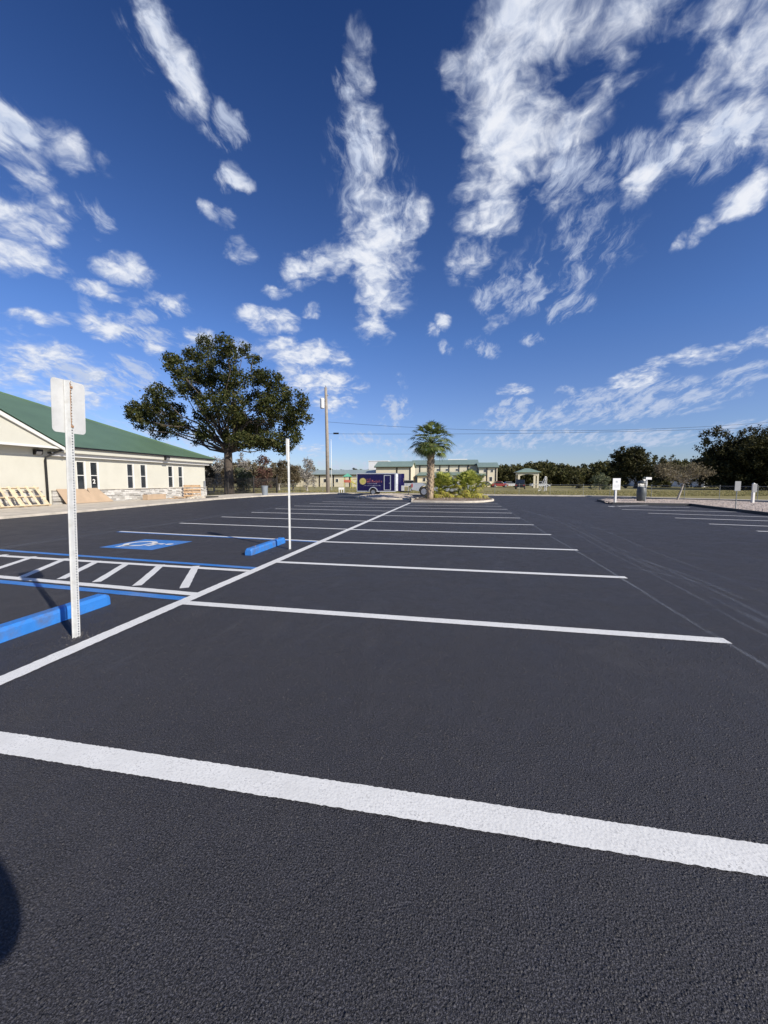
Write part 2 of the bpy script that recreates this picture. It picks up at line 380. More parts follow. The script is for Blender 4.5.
def bank_field(kind, acc=None):
    """elongated patches of sky direction; each batch of lookups waits for the one before (small working set)"""
    base = chain(acc); acc = None; cnt = 0
    for (u0, v0, u1, v1, hw, st, k) in BANKS:
        if k != kind: continue
        a = rd(u0, v0); b = rd(u1, v1); c = (a + b).normalized()
        um, vm = (u0 + u1) / 2, (v0 + v1) / 2; L = math.hypot(u1 - u0, v1 - v0) or 1
        q = rd(um - (v1 - v0) / L * hw, vm + (u1 - u0) / L * hw)
        ax = (b - a); ax = ax - c * ax.dot(c)
        if ax.length < 1e-4: ax = c.cross(Vector((0, 0, 1)))
        wdt = (q - c).length * 1.38; la = ax.length / 2 + wdt * .6
        ax.normalize(); bx = c.cross(ax).normalized()
        if cnt and cnt % 12 == 0: base = chain(acc)
        cnt += 1
        d1 = T.new('ShaderNodeVectorMath', operation='DOT_PRODUCT', ins={0: base, 1: ax / la}).outputs['Value']
        d2 = T.new('ShaderNodeVectorMath', operation='DOT_PRODUCT', ins={0: base, 1: bx / wdt}).outputs['Value']
        rr = T.math('MULTIPLY_ADD', d2, d2, T.math('MULTIPLY', d1, d1))
        f = T.math('MULTIPLY_ADD', rr, -.75 * st, st)
        acc = T.math('MAXIMUM', f, 0.0 if acc is None else acc)
    return acc
puff = bank_field('p'); wisp = bank_field('s', puff)
def noise2(vec, scale, detail, rough, dist=0.0):
    return T.new('ShaderNodeTexNoise', noise_dimensions='2D', ins={'Vector': vec, 'Scale': scale, 'Detail': detail, 'Roughness': rough, 'Distortion': dist})
warp = noise2(pl, 5.0, 3, .6)
off = T.new('ShaderNodeVectorMath', operation='SCALE', ins={0: T.new('ShaderNodeVectorMath', operation='SUBTRACT', ins={0: warp.outputs['Color'], 1: (.5, .5, .5)}).outputs[0], 'Scale': .10}).outputs[0]
plw = T.new('ShaderNodeVectorMath', operation='ADD', ins={0: pl, 1: off}).outputs[0]
n1 = noise2(plw, 8.5, 8, .57).outputs[0]
n2 = noise2(plw, 28.0, 5, .60).outputs[0]
def plane(u, v):
    d = rd(u, v); return Vector((d.x / (d.z + .26), d.y / (d.z + .26)))
sd_ = plane(650, 180) - plane(560, 320)
mp0 = T.new('ShaderNodeMapping', ins={'Vector': plw, 'Rotation': (0, 0, -math.atan2(sd_.y, sd_.x))})
mps = T.new('ShaderNodeMapping', ins={'Vector': mp0.outputs[0], 'Scale': (3.6, 10.0, 1)})
n3 = noise2(mps.outputs[0], 1.7, 8, .66).outputs[0]
nn = T.math('ADD', T.math('MULTIPLY', n1, .76), T.math('MULTIPLY', n2, .24))
dP = T.math('ADD', puff, T.math('MULTIPLY', T.math('SUBTRACT', nn, .5), 4.6))
cP = T.math('MULTIPLY', T.mr(dP, .18, 1.80, 0, 1, smooth=True), T.mr(puff, .0, .5, 0, 1))
dW = T.math('ADD', wisp, T.math('MULTIPLY', T.math('SUBTRACT', n3, .5), 4.4))
cW = T.math('MULTIPLY', T.mr(dW, .08, 1.5, 0, .80, smooth=True), T.mr(wisp, .0, .4, 0, 1))
cov = T.math('MINIMUM', T.math('ADD', cP, cW), .97)
cov = T.math('MULTIPLY', cov, T.mr(dz, -.02, .03, 0, 1))
grade = T.n.new('ShaderNodeValToRGB'); T.set(grade.inputs[0], dz); ge = grade.color_ramp.elements
for _ in range(3): ge.new(.5)
for e_, (p_, c_) in zip(ge, ((0, (.60, .68, .96)), (.17, (.60, .68, .98)), (.33, (.47, .64, 1.0)), (.76, (.190, .345, .66)), (1, (.15, .30, .60)))):
    e_.position = p_; e_.color = (*c_, 1)
clear = T.mix(1.0, sky.outputs[0], grade.outputs[0], 'MULTIPLY')      # deeper blue overhead, partly lens vignette put into the sky colour
thick = T.mr(T.math('ADD', dP, T.math('MULTIPLY', T.math('SUBTRACT', n2, .5), 2.0)), .7, 2.2)
ccol = T.mix(thick, (4.3, 4.9, 6.2), (6.7, 6.9, 7.4))
skyc = T.mix(cov, clear, ccol)
SKY_STR = .085
T.set(bg.inputs[0], skyc); bg.inputs[1].default_value = SKY_STR

sl = bpy.data.lights.new('sun', 'SUN'); sl.energy = 3.9; sl.angle = R(.53); sl.color = (1, .93, .82)
so = bpy.data.objects.new('sun', sl); COL.objects.link(so)
sd = Vector((math.sin(SUN_AZ) * math.cos(SUN_EL), math.cos(SUN_AZ) * math.cos(SUN_EL), math.sin(SUN_EL)))
so.rotation_euler = (-sd).to_track_quat('-Z', 'Y').to_euler(); so.location = (20, -20, 30)

cam = bpy.data.cameras.new('camera'); co_ = bpy.data.objects.new('camera', cam); COL.objects.link(co_)
co_.location = (0, 0, EYE); co_.rotation_euler = (R(90) - PITCH, 0, YAW)
cam.sensor_fit = 'VERTICAL'; cam.sensor_height = 36; cam.lens = F / 1024 * 36; cam.clip_start = .05; cam.clip_end = 5000
scene.camera = co_
scene.view_settings.view_transform = 'Standard'; scene.view_settings.look = 'None'
scene.view_settings.exposure = .62; scene.view_settings.gamma = 1

# ------------------------------------------------------------------ ground
def sheet(name, poly, z, m, kind='structure', thick=0.0):
    mb = MB()
    if thick: mb.prism(poly, z - thick, z)
    else: mb.add([(x, y, z) for x, y in poly], [tuple(range(len(poly)))])
    return tag(mb.build(name, m), kind=kind)
sheet('ground', [(-1500, -600), (1500, -600), (1500, 2400), (-1500, 2400)], -.06, M['lawn'])
edge = [(-17.7, -60), (-17.7, 12), (-17.9, 17), (-18.6, 22), (-19.1, 28), (-18.7, 34), (-17.0, 39), (-15.0, 43.2), (-12, 43.6), (2, 41), (12, 40.2), (15.5, 38.6), (16.0, 36.4), (30, 27.5), (60, 8), (60, -60)]
sheet('asphalt_lot', edge, 0.0, M['asphalt'], thick=.05)
# concrete walk along the building, running on as the strip behind the lot
back = [(60, 9.2), (30, 28.9), (16.6, 37.3), (15.9, 39.3), (12.3, 41.0), (2, 41.9), (-12, 44.6), (-15.6, 44.8), (-20, 43.2), (-23.69, 39.5), (-23.69, -60)]
walk = edge[:-1] + back
mbw = MB(); mbw.prism(walk, -.05, .10)
tag(mbw.build('concrete_walk', M['concrete'], bevel=.015), kind='structure')
# debris-strewn sand near the walk's edge at the wall foot
# ------------------------------------------------------------------ painted lines
def line(p, q, wdt, m, name='painted_line', z=.004, jag=.004, step=.12):
    p = Vector(p); q = Vector(q); d = q - p; L = d.length; d.normalize(); n = Vector((-d.y, d.x)) * wdt / 2
    k = max(2, int(L / step)); lo = []; hi = []
    for i in range(k + 1):
        c = p + d * (L * i / k)
        a = n * (1 + rnd.uniform(-jag, jag) / wdt * 2); b = n * (1 + rnd.uniform(-jag, jag) / wdt * 2)
        lo.append((c.x - a.x, c.y - a.y, z)); hi.append((c.x + b.x, c.y + b.y, z))
    mb = MB(); mb.add(lo + hi, [(i, i + 1, k + 2 + i, k + 1 + i) for i in range(k)])
    return tag(mb.build(name, m), kind='structure')
LX = -3.33
line((LX - .06, -6), (LX + .06, 26.2), .155, M['white_paint'], z=.006, step=.03)
SP = 2.45
ys = [1.63, 4.08, 6.52, 8.95, 11.4, 13.85, 16.3, 18.75, 21.2, 23.65, 26.1]
for i, y in enumerate(ys): line((LX + .05, y), ((2.5, 2.50, 2.58, 2.56)[i] if i < 4 else 2.5 + rnd.uniform(-.06, .06), y + (.05 if i == 0 else -.03)), .150 if i == 0 else .13, M['white_paint'], jag=.0022 if i else .0028, step=.12 if i > 1 else .012)
line((LX + .05, -.82), (2.5, -.85), .16, M['white_paint'])
for y in (-3.27, -5.7): line((LX + .05, y), (2.5, y), .14, M['white_paint'])
for i, y in enumerate(ys[4:]): line((LX, y + .05), (-9.75, y + (.58 if i < 2 else .5)), .13, M['white_paint'])
# access aisle: white box, hatching, blue lines outside it
line((LX, 4.42), (-7.04, 4.66), .13, M['white_paint']); line((-7.04, 4.66), (-9.9, 4.84), .13, M['white_paint'])
line((LX - .1, 5.77), (-9.9, 6.04), .13, M['white_paint'])
line((LX, 4.22), (-9.9, 4.64), .14, M['blue_paint'], z=.003)
line((LX, 5.97), (-9.9, 6.52), .13, M['blue_paint'], z=.003)
for a, b in (((184, 588), (196, 566)), ((137, 585.6), (161.5, 564.7)), ((96.4, 582), (127.6, 563)), ((61, 579), (97.7, 561)), ((22, 577), (66, 558.5)), ((-16, 573), (34, 556.5)), ((-52, 570), (6, 554.5))):
    p = Vector(G(*a)); q = Vector(G(*b)); line(p, q, .12, M['white_paint'], z=.002)
line((LX, 9.00), (-9.9, 9.66), .11, M['white_paint']); line((LX, 8.90), (-9.9, 9.56), .10, M['blue_paint'], z=.003)
line((LX, 1.66), (-9.9, 1.8), .13, M['white_paint']); line((LX, 1.80), (-9.9, 1.94), .11, M['blue_paint'], z=.003)
# right-hand stalls
for y in (-.5, 1.8, 4.1, 6.4, 8.7, 11.0): line((8.65, y), (14, y), .12, M['white_paint'])
for (a, b) in (((757, 531.2), (830, 533.0)), ((709, 524), (800, 527.5)), ((675, 518), (800, 522)), ((648, 513.2), (800, 518)), ((622, 509.5), (760, 512.5)), ((608, 506.2), (690, 507.8))):
    p = Vector(G(*a)); q = Vector(G(*b)); q = p + (q - p).normalized() * min(5.4, (q - p).length); line(p, q, .13, M['white_paint'])
line((8.66, 24.6), (11.6, 26.6), .13, M['white_paint'])

# wheelchair symbol on its blue square: top of the figure points to +X
HPC = Vector((-7.25, 7.80)); HPR = R(-93)
def hp(p): # figure x right, y up  -> ground
    p = Vector(p); c, s = math.cos(HPR), math.sin(HPR)
    return HPC.x + p.x * c - p.y * s, HPC.y + p.x * s + p.y * c
sq = [hp(p) for p in ((-.62, -.70), (.62, -.70), (.62, .74), (-.62, .74))]
sheet('painted_square', sq, .003, M['blue_paint'])
def stroke(pts, wd):
    mb = MB(); P_ = [Vector(p) for p in pts]; lo = []; hi = []
    for i, p in enumerate(P_):
        d = (P_[min(i + 1, len(P_) - 1)] - P_[max(i - 1, 0)]).normalized(); n = Vector((-d.y, d.x)) * wd / 2
        lo.append((*hp(p - n), .007)); hi.append((*hp(p + n), .007))
    k = len(P_); mb.add(lo + hi, [(i, i + 1, k + i + 1, k + i) for i in range(k - 1)]); return mb
sym = MB()
def adds(mb): sym.add(mb.v, mb.f)
adds(stroke([(-.02 + .30 * math.cos(t), -.22 + .30 * math.sin(t)) for t in [R(a) for a in range(112, 375, 12)]], .12))
adds(stroke([(-.10, .38), (-.06, .02), (.20, .0), (.36, -.38), (.48, -.34)], .14))
adds(stroke([(-.08, .22), (.22, .20)], .12))
sym.add([(*hp((-.11 + .09 * math.cos(R(a)), .52 + .09 * math.sin(R(a)))), .007) for a in range(0, 360, 20)], [tuple(range(18))])
tag(sym.build('painted_wheelchair_symbol', M['white_paint']), kind='structure')

# chalk layout lines and drag marks left on the fresh surface
def ribbon(name, pts, wd, m, z):
    P_ = [Vector(p) for p in pts]; vs = []; ed = []; n = len(P_)
    for i, p in enumerate(P_):
        d = (P_[min(i + 1, n - 1)] - P_[max(i - 1, 0)]).normalized(); q = Vector((-d.y, d.x)) * wd / 2
        for k, e in ((-1, 0), (-.3, 1), (.3, 1), (1, 0)):
            vs.append((p.x + q.x * k, p.y + q.y * k, z)); ed.append(e)
    fs = [(i * 4 + k, i * 4 + k + 1, i * 4 + k + 5, i * 4 + k + 4) for i in range(n - 1) for k in range(3)]
    o = MB().add(vs, fs).build(name, m); a = o.data.attributes.new('edge', 'FLOAT', 'POINT'); a.data.foreach_set('value', [float(e) for e in ed])
    return tag(o, kind='structure')
M['chalk'] = dust_mat('chalk', (.42, .46, .52), .75, (8, .5, 1))
M['chalk_soft'] = dust_mat('chalk_soft', (.30, .33, .39), .42, (2.2, .25, 1))
ribbon('chalk_line', [(2.48 + .02 * math.sin(y), y) for y in [-4 + i for i in range(32)]], .07, M['chalk'], .0045)
def smooth(pts, k=12):
    out = []
    P_ = [Vector(p) for p in pts]; P_ = [P_[0] * 2 - P_[1]] + P_ + [P_[-1] * 2 - P_[-2]]
    for i in range(1, len(P_) - 2):
        for j in range(k):
            t = j / k; a, b, c, d = P_[i - 1:i + 3]
            out.append(.5 * ((2 * b) + (c - a) * t + (2 * a - 5 * b + 4 * c - d) * t * t + (3 * b - a - 3 * c + d) * t ** 3))
    out.append(P_[-2]); return out
for j, (sh, wd) in enumerate(((0, .16), (.16, .10), (-.22, .08), (.75, .10))):
    pts = [G(800, 640), G(768, 626), G(700, 590), (3.35, 9.0), G(590, 537), G(560, 522), G(540, 515), G(520, 510)]
    pts = [(p[0] + sh * (1 if i < 6 else .6), p[1]) for i, p in enumerate(pts)]
    ribbon('drag_mark', smooth(pts), wd, M['chalk_soft'], .0030 + .0007 * j)
ribbon('chalk_line', [(8.55, -3 + i) for i in range(30)], .14, M['chalk_soft'], .0045)
ribbon('chalk_smear', [(-10.05 + .05 * math.sin(i), -2 + i) for i in range(28)], .55, M['chalk_soft'], .0050)
ribbon('chalk_smear', [(-10.6 + .1 * math.sin(i * .6), 2 + i) for i in range(16)], .25, M['chalk_soft'], .0056)
for (a, b) in (((735, 592), (620, 566)), ((745, 600), (640, 560)), ((600, 530), (545, 515))):
    ribbon('drag_mark', smooth([G(*a), ((G(*a)[0] + G(*b)[0]) / 2 + .1, (G(*a)[1] + G(*b)[1]) / 2), G(*b)]), .12, M['chalk_soft'], .0062)
# loose grit on the fresh surface
rsg = np.random.RandomState(21); ng = 60000
gy2 = .45 + 3.6 * rsg.rand(ng) ** 1.25; gx2 = rsg.uniform(-1.15, 1.15, ng) * (gy2 + .35) - .19 * gy2
keep = (np.abs(gy2 - (1.63 + .009 * (gx2 + 3.3))) > .085) & (np.abs(gx2 - LX) > .10) & (np.abs(gy2 - 4.07) > .09)
gx2, gy2 = gx2[keep], gy2[keep]; ng = len(gx2)
gs = (.0012 + .0042 * rsg.rand(ng) ** 3.2) * (1 + .25 * (gy2 - 1)); gh = gs * rsg.uniform(.5, 1.1, ng); ga = rsg.rand(ng) * 6.28
gverts = np.zeros((ng, 6, 3)); 
for k in range(5):
    gverts[:, k, 0] = gx2 + gs * np.cos(ga + k * 1.2566) * rsg.uniform(.7, 1.25, ng); gverts[:, k, 1] = gy2 + gs * np.sin(ga + k * 1.2566) * rsg.uniform(.7, 1.25, ng)
gverts[:, 5, 0] = gx2 + gs * rsg.uniform(-.3, .3, ng); gverts[:, 5, 1] = gy2 + gs * rsg.uniform(-.3, .3, ng); gverts[:, 5, 2] = gh
fi_ = (np.arange(ng)[:, None, None] * 6 + np.array([[k, (k + 1) % 5, 5] for k in range(5)])[None]).reshape(-1, 3)
gme = bpy.data.meshes.new('grit'); gme.vertices.add(ng * 6); gme.vertices.foreach_set('co', gverts.reshape(-1).astype(np.float32))
gme.loops.add(len(fi_) * 3); gme.loops.foreach_set('vertex_index', fi_.reshape(-1).astype(np.int32))
gme.polygons.add(len(fi_)); gme.polygons.foreach_set('loop_start', np.arange(0, len(fi_) * 3, 3, dtype=np.int32)); gme.polygons.foreach_set('loop_total', np.full(len(fi_), 3, dtype=np.int32))
gme.update(calc_edges=True); gobj = bpy.data.objects.new('grit', gme); COL.objects.link(gobj)
M['grit'] = mat('grit', (.048, .046, .048), .6, var=.5, scale=60)
gme.materials.append(M['grit']); tag(gobj, 'fine stone grit standing out of the fresh black seal coat', 'grit', kind='stuff')

# ------------------------------------------------------------------ wheel stops
def wheel_stop(x, y0, y1, label, rz=0):
    L = y1 - y0
    o = empty('wheel_stop', (x, (y0 + y1) / 2, 0), rz, label, 'wheel stop', 'blue concrete wheel stops')
    mb = MB(); prof = [(-.08, 0), (.08, 0), (.076, .105), (.055, .14), (-.055, .14), (-.076, .105)]
    b = len(mb.v); secs = [(-L / 2, .82), (-L / 2 + .05, 1), (L / 2 - .05, 1), (L / 2, .82)]
    vs = []; 
    for yy, s in secs: vs += [(px * (1 if s == 1 else .9), yy, pz * s) for px, pz in prof]
    fs = [tuple(range(6)), tuple(18 + k for k in reversed(range(6)))]
    for i in range(3):
        for k in range(6): fs.append((i * 6 + k, i * 6 + (k + 1) % 6, i * 6 + 6 + (k + 1) % 6, i * 6 + 6 + k))
    mb.add(vs, fs); mb.build('block', M['stop_blue'], o, bevel=.006)
    for s in (-1, 1): MB().lathe([(.014, 0), (.014, .006), (.008, .010)], 10, (0, s * L * .32, .140)).build('anchor_pin', M['rust'], o)
    return o
wheel_stop(-4.22, 1.95, 3.86, 'long blue wheel stop behind the tall foreground sign post, running off the left edge')
wheel_stop(-4.17, 6.98, 8.62, 'far blue wheel stop beside the second, thinner white post near the wheelchair symbol', R(1.5))

# ------------------------------------------------------------------ perforated sign posts
def sign_post(name, loc, H, lean, label, plate=True, wide=True):
    o = empty(name, loc, 0, label, 'sign post')
    o.rotation_euler = lean
    # hat-section channel: web towards +X (the camera side), wings behind
    mb = MB(); pitch = .0254 if wide else .0508; n = int(H / pitch); ww = .034; x0 = .0; hr = .0068 if wide else .007
    for i in range(n):
        z0 = i * pitch; z1 = z0 + pitch; zc = (z0 + z1) / 2
        hv = [(x0, hr * math.cos(R(22.5 + 45 * k)), zc + hr * math.sin(R(22.5 + 45 * k))) for k in range(8)]
        cv = [(x0, ww / 2, z0), (x0, ww / 2, zc), (x0, ww / 2, z1), (x0, 0, z1), (x0, -ww / 2, z1), (x0, -ww / 2, zc), (x0, -ww / 2, z0), (x0, 0, z0)]
        # order outer ring starting to match hole vertices (22.5deg steps)
        ring = [cv[1], cv[2], cv[3], cv[4], cv[5], cv[6], cv[7], cv[0]]
        b = len(mb.v); mb.v += hv + ring
        for k in range(8): k2 = (k + 1) % 8; mb.f.append((b + k, b + k2, b + 8 + k2, b + 8 + k))
    Ht = n * pitch
    prof = [(0, ww / 2), (-.030, ww / 2 + .010), (-.030, .037), (-.034, .037), (-.034, ww / 2 + .006), (-.004, ww / 2 - .001)]
    for s in (1, -1):
        vs = [(x, s * y, z) for z in (0, Ht) for x, y in prof]
        mb.add(vs, [(k, (k + 1) % 6, 6 + (k + 1) % 6, 6 + k) for k in range(6)] + [tuple(range(6)), tuple(range(6, 12))])
    mb.build('channel_post', M['post_white'], o)
    if plate:
        pw, ph, r = .155, .235, .035; pts = []
        for cx, cy, a0 in ((pw - r, ph - r, 0), (-pw + r, ph - r, 90), (-pw + r, -ph + r, 180), (pw - r, -ph + r, 270)):
            for a in range(0, 91, 15): pts.append((cx + r * math.cos(R(a0 + a)), cy + r * math.sin(R(a0 + a))))
        zc = Ht - .235
        MB().prism([(y + .01, z + zc) for y, z in pts], -.041, -.038, 'x').build('sign_plate', M['sign_back'], o)
        for zz_ in (Ht - .06, Ht - .41):
            MB().tube([(-.045, 0, zz_), (.012, 0, zz_)], .006, 8).tube([(.002, 0, zz_), (.010, 0, zz_)], .012, 6).build('bolt', M['rust'], o)
        mr_ = MB()
        rl_ = []
        for k in range(15): rl_.append((Ht - .02 - k * .028, -.008 - rnd.uniform(0, .004), -.003 + rnd.uniform(-.003, .003)))
        mr_.add([(.0015, y_, z_) for z_, ya, yb in rl_ for y_ in (ya, yb)], [(2 * k, 2 * k + 1, 2 * k + 3, 2 * k + 2) for k in range(14)])
        mr_.build('rust_streak', M['rust'], o)
    return o
sign_post('sign_post', (-3.57, 2.96, -.03), 2.44, (R(.3), R(2.6), 0), 'tall white perforated post with the blank back of a parking sign, nearest at left', True)
sign_post('sign_post', (-3.63, 7.86, -.03), 2.46, (R(-.2), R(.2), R(13)), 'thinner looking white sign post further back beside the second blue wheel stop', True)
for (x, y) in ((-3.60, 2.96),):
    cr = MB()
    for k in range(60):
        a = rnd.random() * 6.3; rr = abs(rnd.gauss(.08, .06)); s = rnd.uniform(.006, .016)
        px, py = x + rr * math.cos(a), y + rr * math.sin(a)
        cr.add([(px + s * math.cos(a + q * 1.57), py + s * math.sin(a + q * 1.57), 0) for q in range(4)] + [(px, py, s * .8)], [(0, 1, 4), (1, 2, 4), (2, 3, 4), (3, 0, 4)])
    tag(cr.build('asphalt_crumbs', M['grit']), kind='stuff')

# ------------------------------------------------------------------ left building
WX = -23.8; Y0, Y1 = -2.0, 32.85
bld = empty('commercial_building', (WX, 20, 0), 0, 'single storey cream stucco building with green metal roof and stone base', 'building')
def part(mb, name, m, parent=bld, **k):
    off = Vector((WX, 20, 0)); mb.v = [tuple(Vector(p) - off) for p in mb.v]; return mb.build(name, m, parent, **k)
WIN = [(20.28, 20.82), (21.20, 21.74), (24.06, 24.60), (25.26, 25.80), (28.10, 28.64), (29.28, 29.82)]
ZB, ZT, ZM = .95, 2.75, 1.86
mb = MB(); yy = [Y0] + [a for w_ in WIN for a in w_] + [Y1]
for i in range(len(yy) - 1):
    a, b = yy[i], yy[i + 1]
    if i % 2 == 0: mb.box(WX - .2, WX, a, b, 0, 3.6)
    else: mb.box(WX - .2, WX, a, b, 0, ZB); mb.box(WX - .2, WX, a, b, ZT, 3.6)
mb.box(WX - 24, WX - .2, Y1 - .2, Y1, 0, 3.6)
mb.box(WX - 24, WX - .2, Y0, Y0 + .2, 0, 3.6); mb.box(WX - 24.2, WX - 24, Y0, Y1, 0, 3.6)
part(mb, 'wall', M['stucco'])
for k, (a, b) in enumerate(WIN):
    fr = MB(); fw = .035
    fr.box(WX - .12, WX + .012, a, a + fw, ZB, ZT); fr.box(WX - .12, WX + .012, b - fw, b, ZB, ZT)
    fr.box(WX - .12, WX + .012, a + fw, b - fw, ZT - fw, ZT); fr.box(WX - .12, WX + .018, a + fw, b - fw, ZB, ZB + fw)
    fr.box(WX - .12, WX + .005, a + fw, b - fw, ZM - .025, ZM + .025)
    fr.box(WX + .002, WX + .022, b + .002, b + .08, ZB - .02, ZT + .03)
    f_ = part(fr, 'window', M['trim'])
    part(MB().box(WX - .045, WX - .035, a + fw, b - fw, ZB + fw, ZT - fw), 'pane', M['glass'], f_)
    part(MB().box(WX - .10, WX - .092, a, b, ZB, ZT), 'dark_sheet', M['dark'], f_)  # plain near-black sheet closing the opening behind the pane
    if k == 1:
        cu = bpy.data.curves.new('number_two', 'FONT'); cu.body = '2'; cu.size = .40; cu.extrude = .002; cu.align_x = 'CENTER'; cu.offset = .012
        to = bpy.data.objects.new('number_sign', cu); COL.objects.link(to)
        dg = bpy.context.evaluated_depsgraph_get(); me = bpy.data.meshes.new_from_object(to.evaluated_get(dg)); bpy.data.objects.remove(to)
        me.materials.append(M['trim']); n_ = bpy.data.objects.new('number_sign', me); COL.objects.link(n_); n_.parent = f_
        n_.location = (-.030, (a + b) / 2 - 20, 1.34); n_.rotation_euler = (R(90), 0, R(90))
        part(MB().box(WX - .034, WX - .0325, a + fw, b - fw, 1.24, 1.70), 'sign_backing', M['black_metal'], f_)
# ledge-stone base: courses of uneven stones
st = MB(); z = 0.0
def stones(st, x, ya, yb):
    z = 0.10
    while z < .90:
        h = rnd.choice((.06, .08, .10, .13)); h = min(h, .92 - z); y = ya
        while y < yb:
            L = rnd.uniform(.18, .65); e = min(y + L, yb); d = rnd.uniform(.03, .13)
            st.box(x, x + d, y + .004, e - .004, z + .003, z + h - .003); y = e
        z += h
stones(st, WX + .002, Y0, 18.1); part(st, 'stone_base', M['stone'])
st = MB(); stones(st, WX + .002, 18.65, Y1 + .05); part(st, 'stone_base', M['stone'])
part(MB().box(WX + .002, WX + .15, Y0, 18.1, .921, .96), 'stone_cap', M['concrete']); part(MB().box(WX + .002, WX + .15, 18.65, Y1 + .06, .921, .955), 'stone_cap', M['concrete'])
# frieze, ledge, gutter
part(MB().box(WX + .002, WX + .55, 18.9, Y1 + .5, 3.20, 3.53).box(WX - 24, WX - .002, Y1 + .002, Y1 + .5, 3.20, 3.53), 'frieze', M['stucco'])
part(MB().box(WX + .002, WX + .30, 18.6, Y1 + .28, 2.98, 3.195).box(WX + .002, WX + .36, 18.6, Y1 + .33, 3.10, 3.197), 'ledge_trim', M['trim'])
EY = Y1 + .75; EX = WX + .62; pit = .43; t = 12.0
a = (EX, EY, 3.60); rz_ = 3.60 + pit * t
rf = MB()
c1 = (EX, Y0 - .6, 3.60); r1 = (EX - t, EY - t, rz_); r2 = (EX - t, Y0 - .6, rz_); b1 = (EX - 2 * t, EY, 3.60); b2 = (EX - 2 * t, Y0 - .6, 3.60)
dn = lambda p: (p[0], p[1], p[2] - .06)
rf.add([a, r1, r2, c1], [(0, 1, 2, 3)]); rf.add([dn(a), dn(r1), dn(r2), dn(c1)], [(0, 1, 2, 3)]); rf.add([c1, a, dn(a), dn(c1)], [(0, 1, 2, 3)])
rf.add([b1, b2, r2, r1], [(0, 1, 2, 3)])
main_roof = part(rf, 'roof', M['roof_green'])
M['roof_green_x'] = roof_mat('roof_green_x', (.098, .163, .098), axis=0)
part(MB().add([a, b1, r1], [(0, 1, 2)]).add([dn(a), dn(b1), dn(r1)], [(0, 1, 2)]).add([a, b1, dn(b1), dn(a)], [(0, 1, 2, 3)]), 'hip_roof', M['roof_green_x'])
hip = MB(); hip.tube([Vector(a) + Vector((0, 0, .02)), Vector(r1) + Vector((0, 0, .02))], .05, 6); part(hip, 'hip_cap', M['roof_green'])
part(MB().box(EX + .001, EX + .10, 18.95, EY + .05, 3.49, 3.585).box(EX - 24, EX, EY + .001, EY + .1, 3.49, 3.585), 'gutter', M['black_metal'])
part(MB().box(WX + .002, EX - .004, 18.9, EY - .004, 3.532, 3.55), 'soffit', M['trim'])
# cross gable flush with the eave
GY, GH, gp_ = 12.2, 6.65, .505
gx = EX + .14; zE = 3.52
gr = MB()
for s in (1, -1):
    e0 = (gx + .12, GY + s * (GH + .12), zE - .0 + .02); pk = (gx + .12, GY, zE + gp_ * (GH + .12) + .02)
    bk = 9.0; e1 = (gx - bk, e0[1], e0[2]); p1 = (gx - bk, GY, pk[2])
    gr.add([e0, pk, p1, e1], [(0, 1, 2, 3)]); gr.add([dn(e0), dn(pk), dn(p1), dn(e1)], [(0, 1, 2, 3)])
M['roof_green_g'] = M['roof_green_x']
part(gr, 'gable_roof', M['roof_green_x'])
pe = MB(); pe.prism([(GY - GH + .2, zE - .02), (GY + GH - .2, zE - .02), (GY, zE + gp_ * (GH - .2) - .06)], gx - .16, gx - .06, 'x'); part(pe, 'gable_wall', M['stucco'])
rk = MB()
for s in (1, -1):
    rk.prism([(GY + s * (GH + .1), zE - .22), (GY + s * (GH + .1), zE - .045), (GY, zE + gp_ * (GH + .1) - .045), (GY, zE + gp_ * (GH + .1) - .30)], gx + .0, gx + .10, 'x')
part(rk, 'rake_board', M['trim'])
part(MB().box(WX + .004, gx - .17, GY - GH + .2, GY + GH - .12, zE - .09, zE - .03), 'gable_soffit', M['trim'])
part(MB().box(gx - .055, gx + .0, GY - GH + .1, GY + GH - .1, zE - .14, zE - .02), 'gable_band', M['trim'])
# downspout
dsp = MB(); q = .045
def sq_tube(mb, pts, w_):
    mb.tube(pts, w_, 4)
sq_tube(dsp, [(EX + .05, 18.98, 3.50), (EX + .05, 18.98, 3.36), (WX + .10, 18.40, 2.88), (WX + .09, 18.38, 2.7), (WX + .09, 18.38, .10), (WX + .22, 18.38, .12)], .065)
part(dsp, 'downspout', M['black_metal'])
def wall_lamp(x, y, z):
    wl = part(MB().prism([(x, z - .17), (x + .14, z - .17), (x + .22, z + .02), (x + .22, z + .13), (x, z + .13)], y - .2, y + .2, 'y'), 'wall_lamp', M['black_metal'])
    part(MB().add([(x + .148, y - .15, z - .165), (x + .148, y + .15, z - .165), (x + .224, y + .15, z + .01), (x + .224, y - .15, z + .01)], [(0, 1, 2, 3)]), 'lens', M['steel'], wl)
wall_lamp(WX + .002, 18.0, 3.17); wall_lamp(WX + .552, 27.3, 3.34)
part(MB().box(WX + .002, WX + .12, Y1 - .35, Y1 - .1, .8, 1.5), 'meter_box', M['steel'])

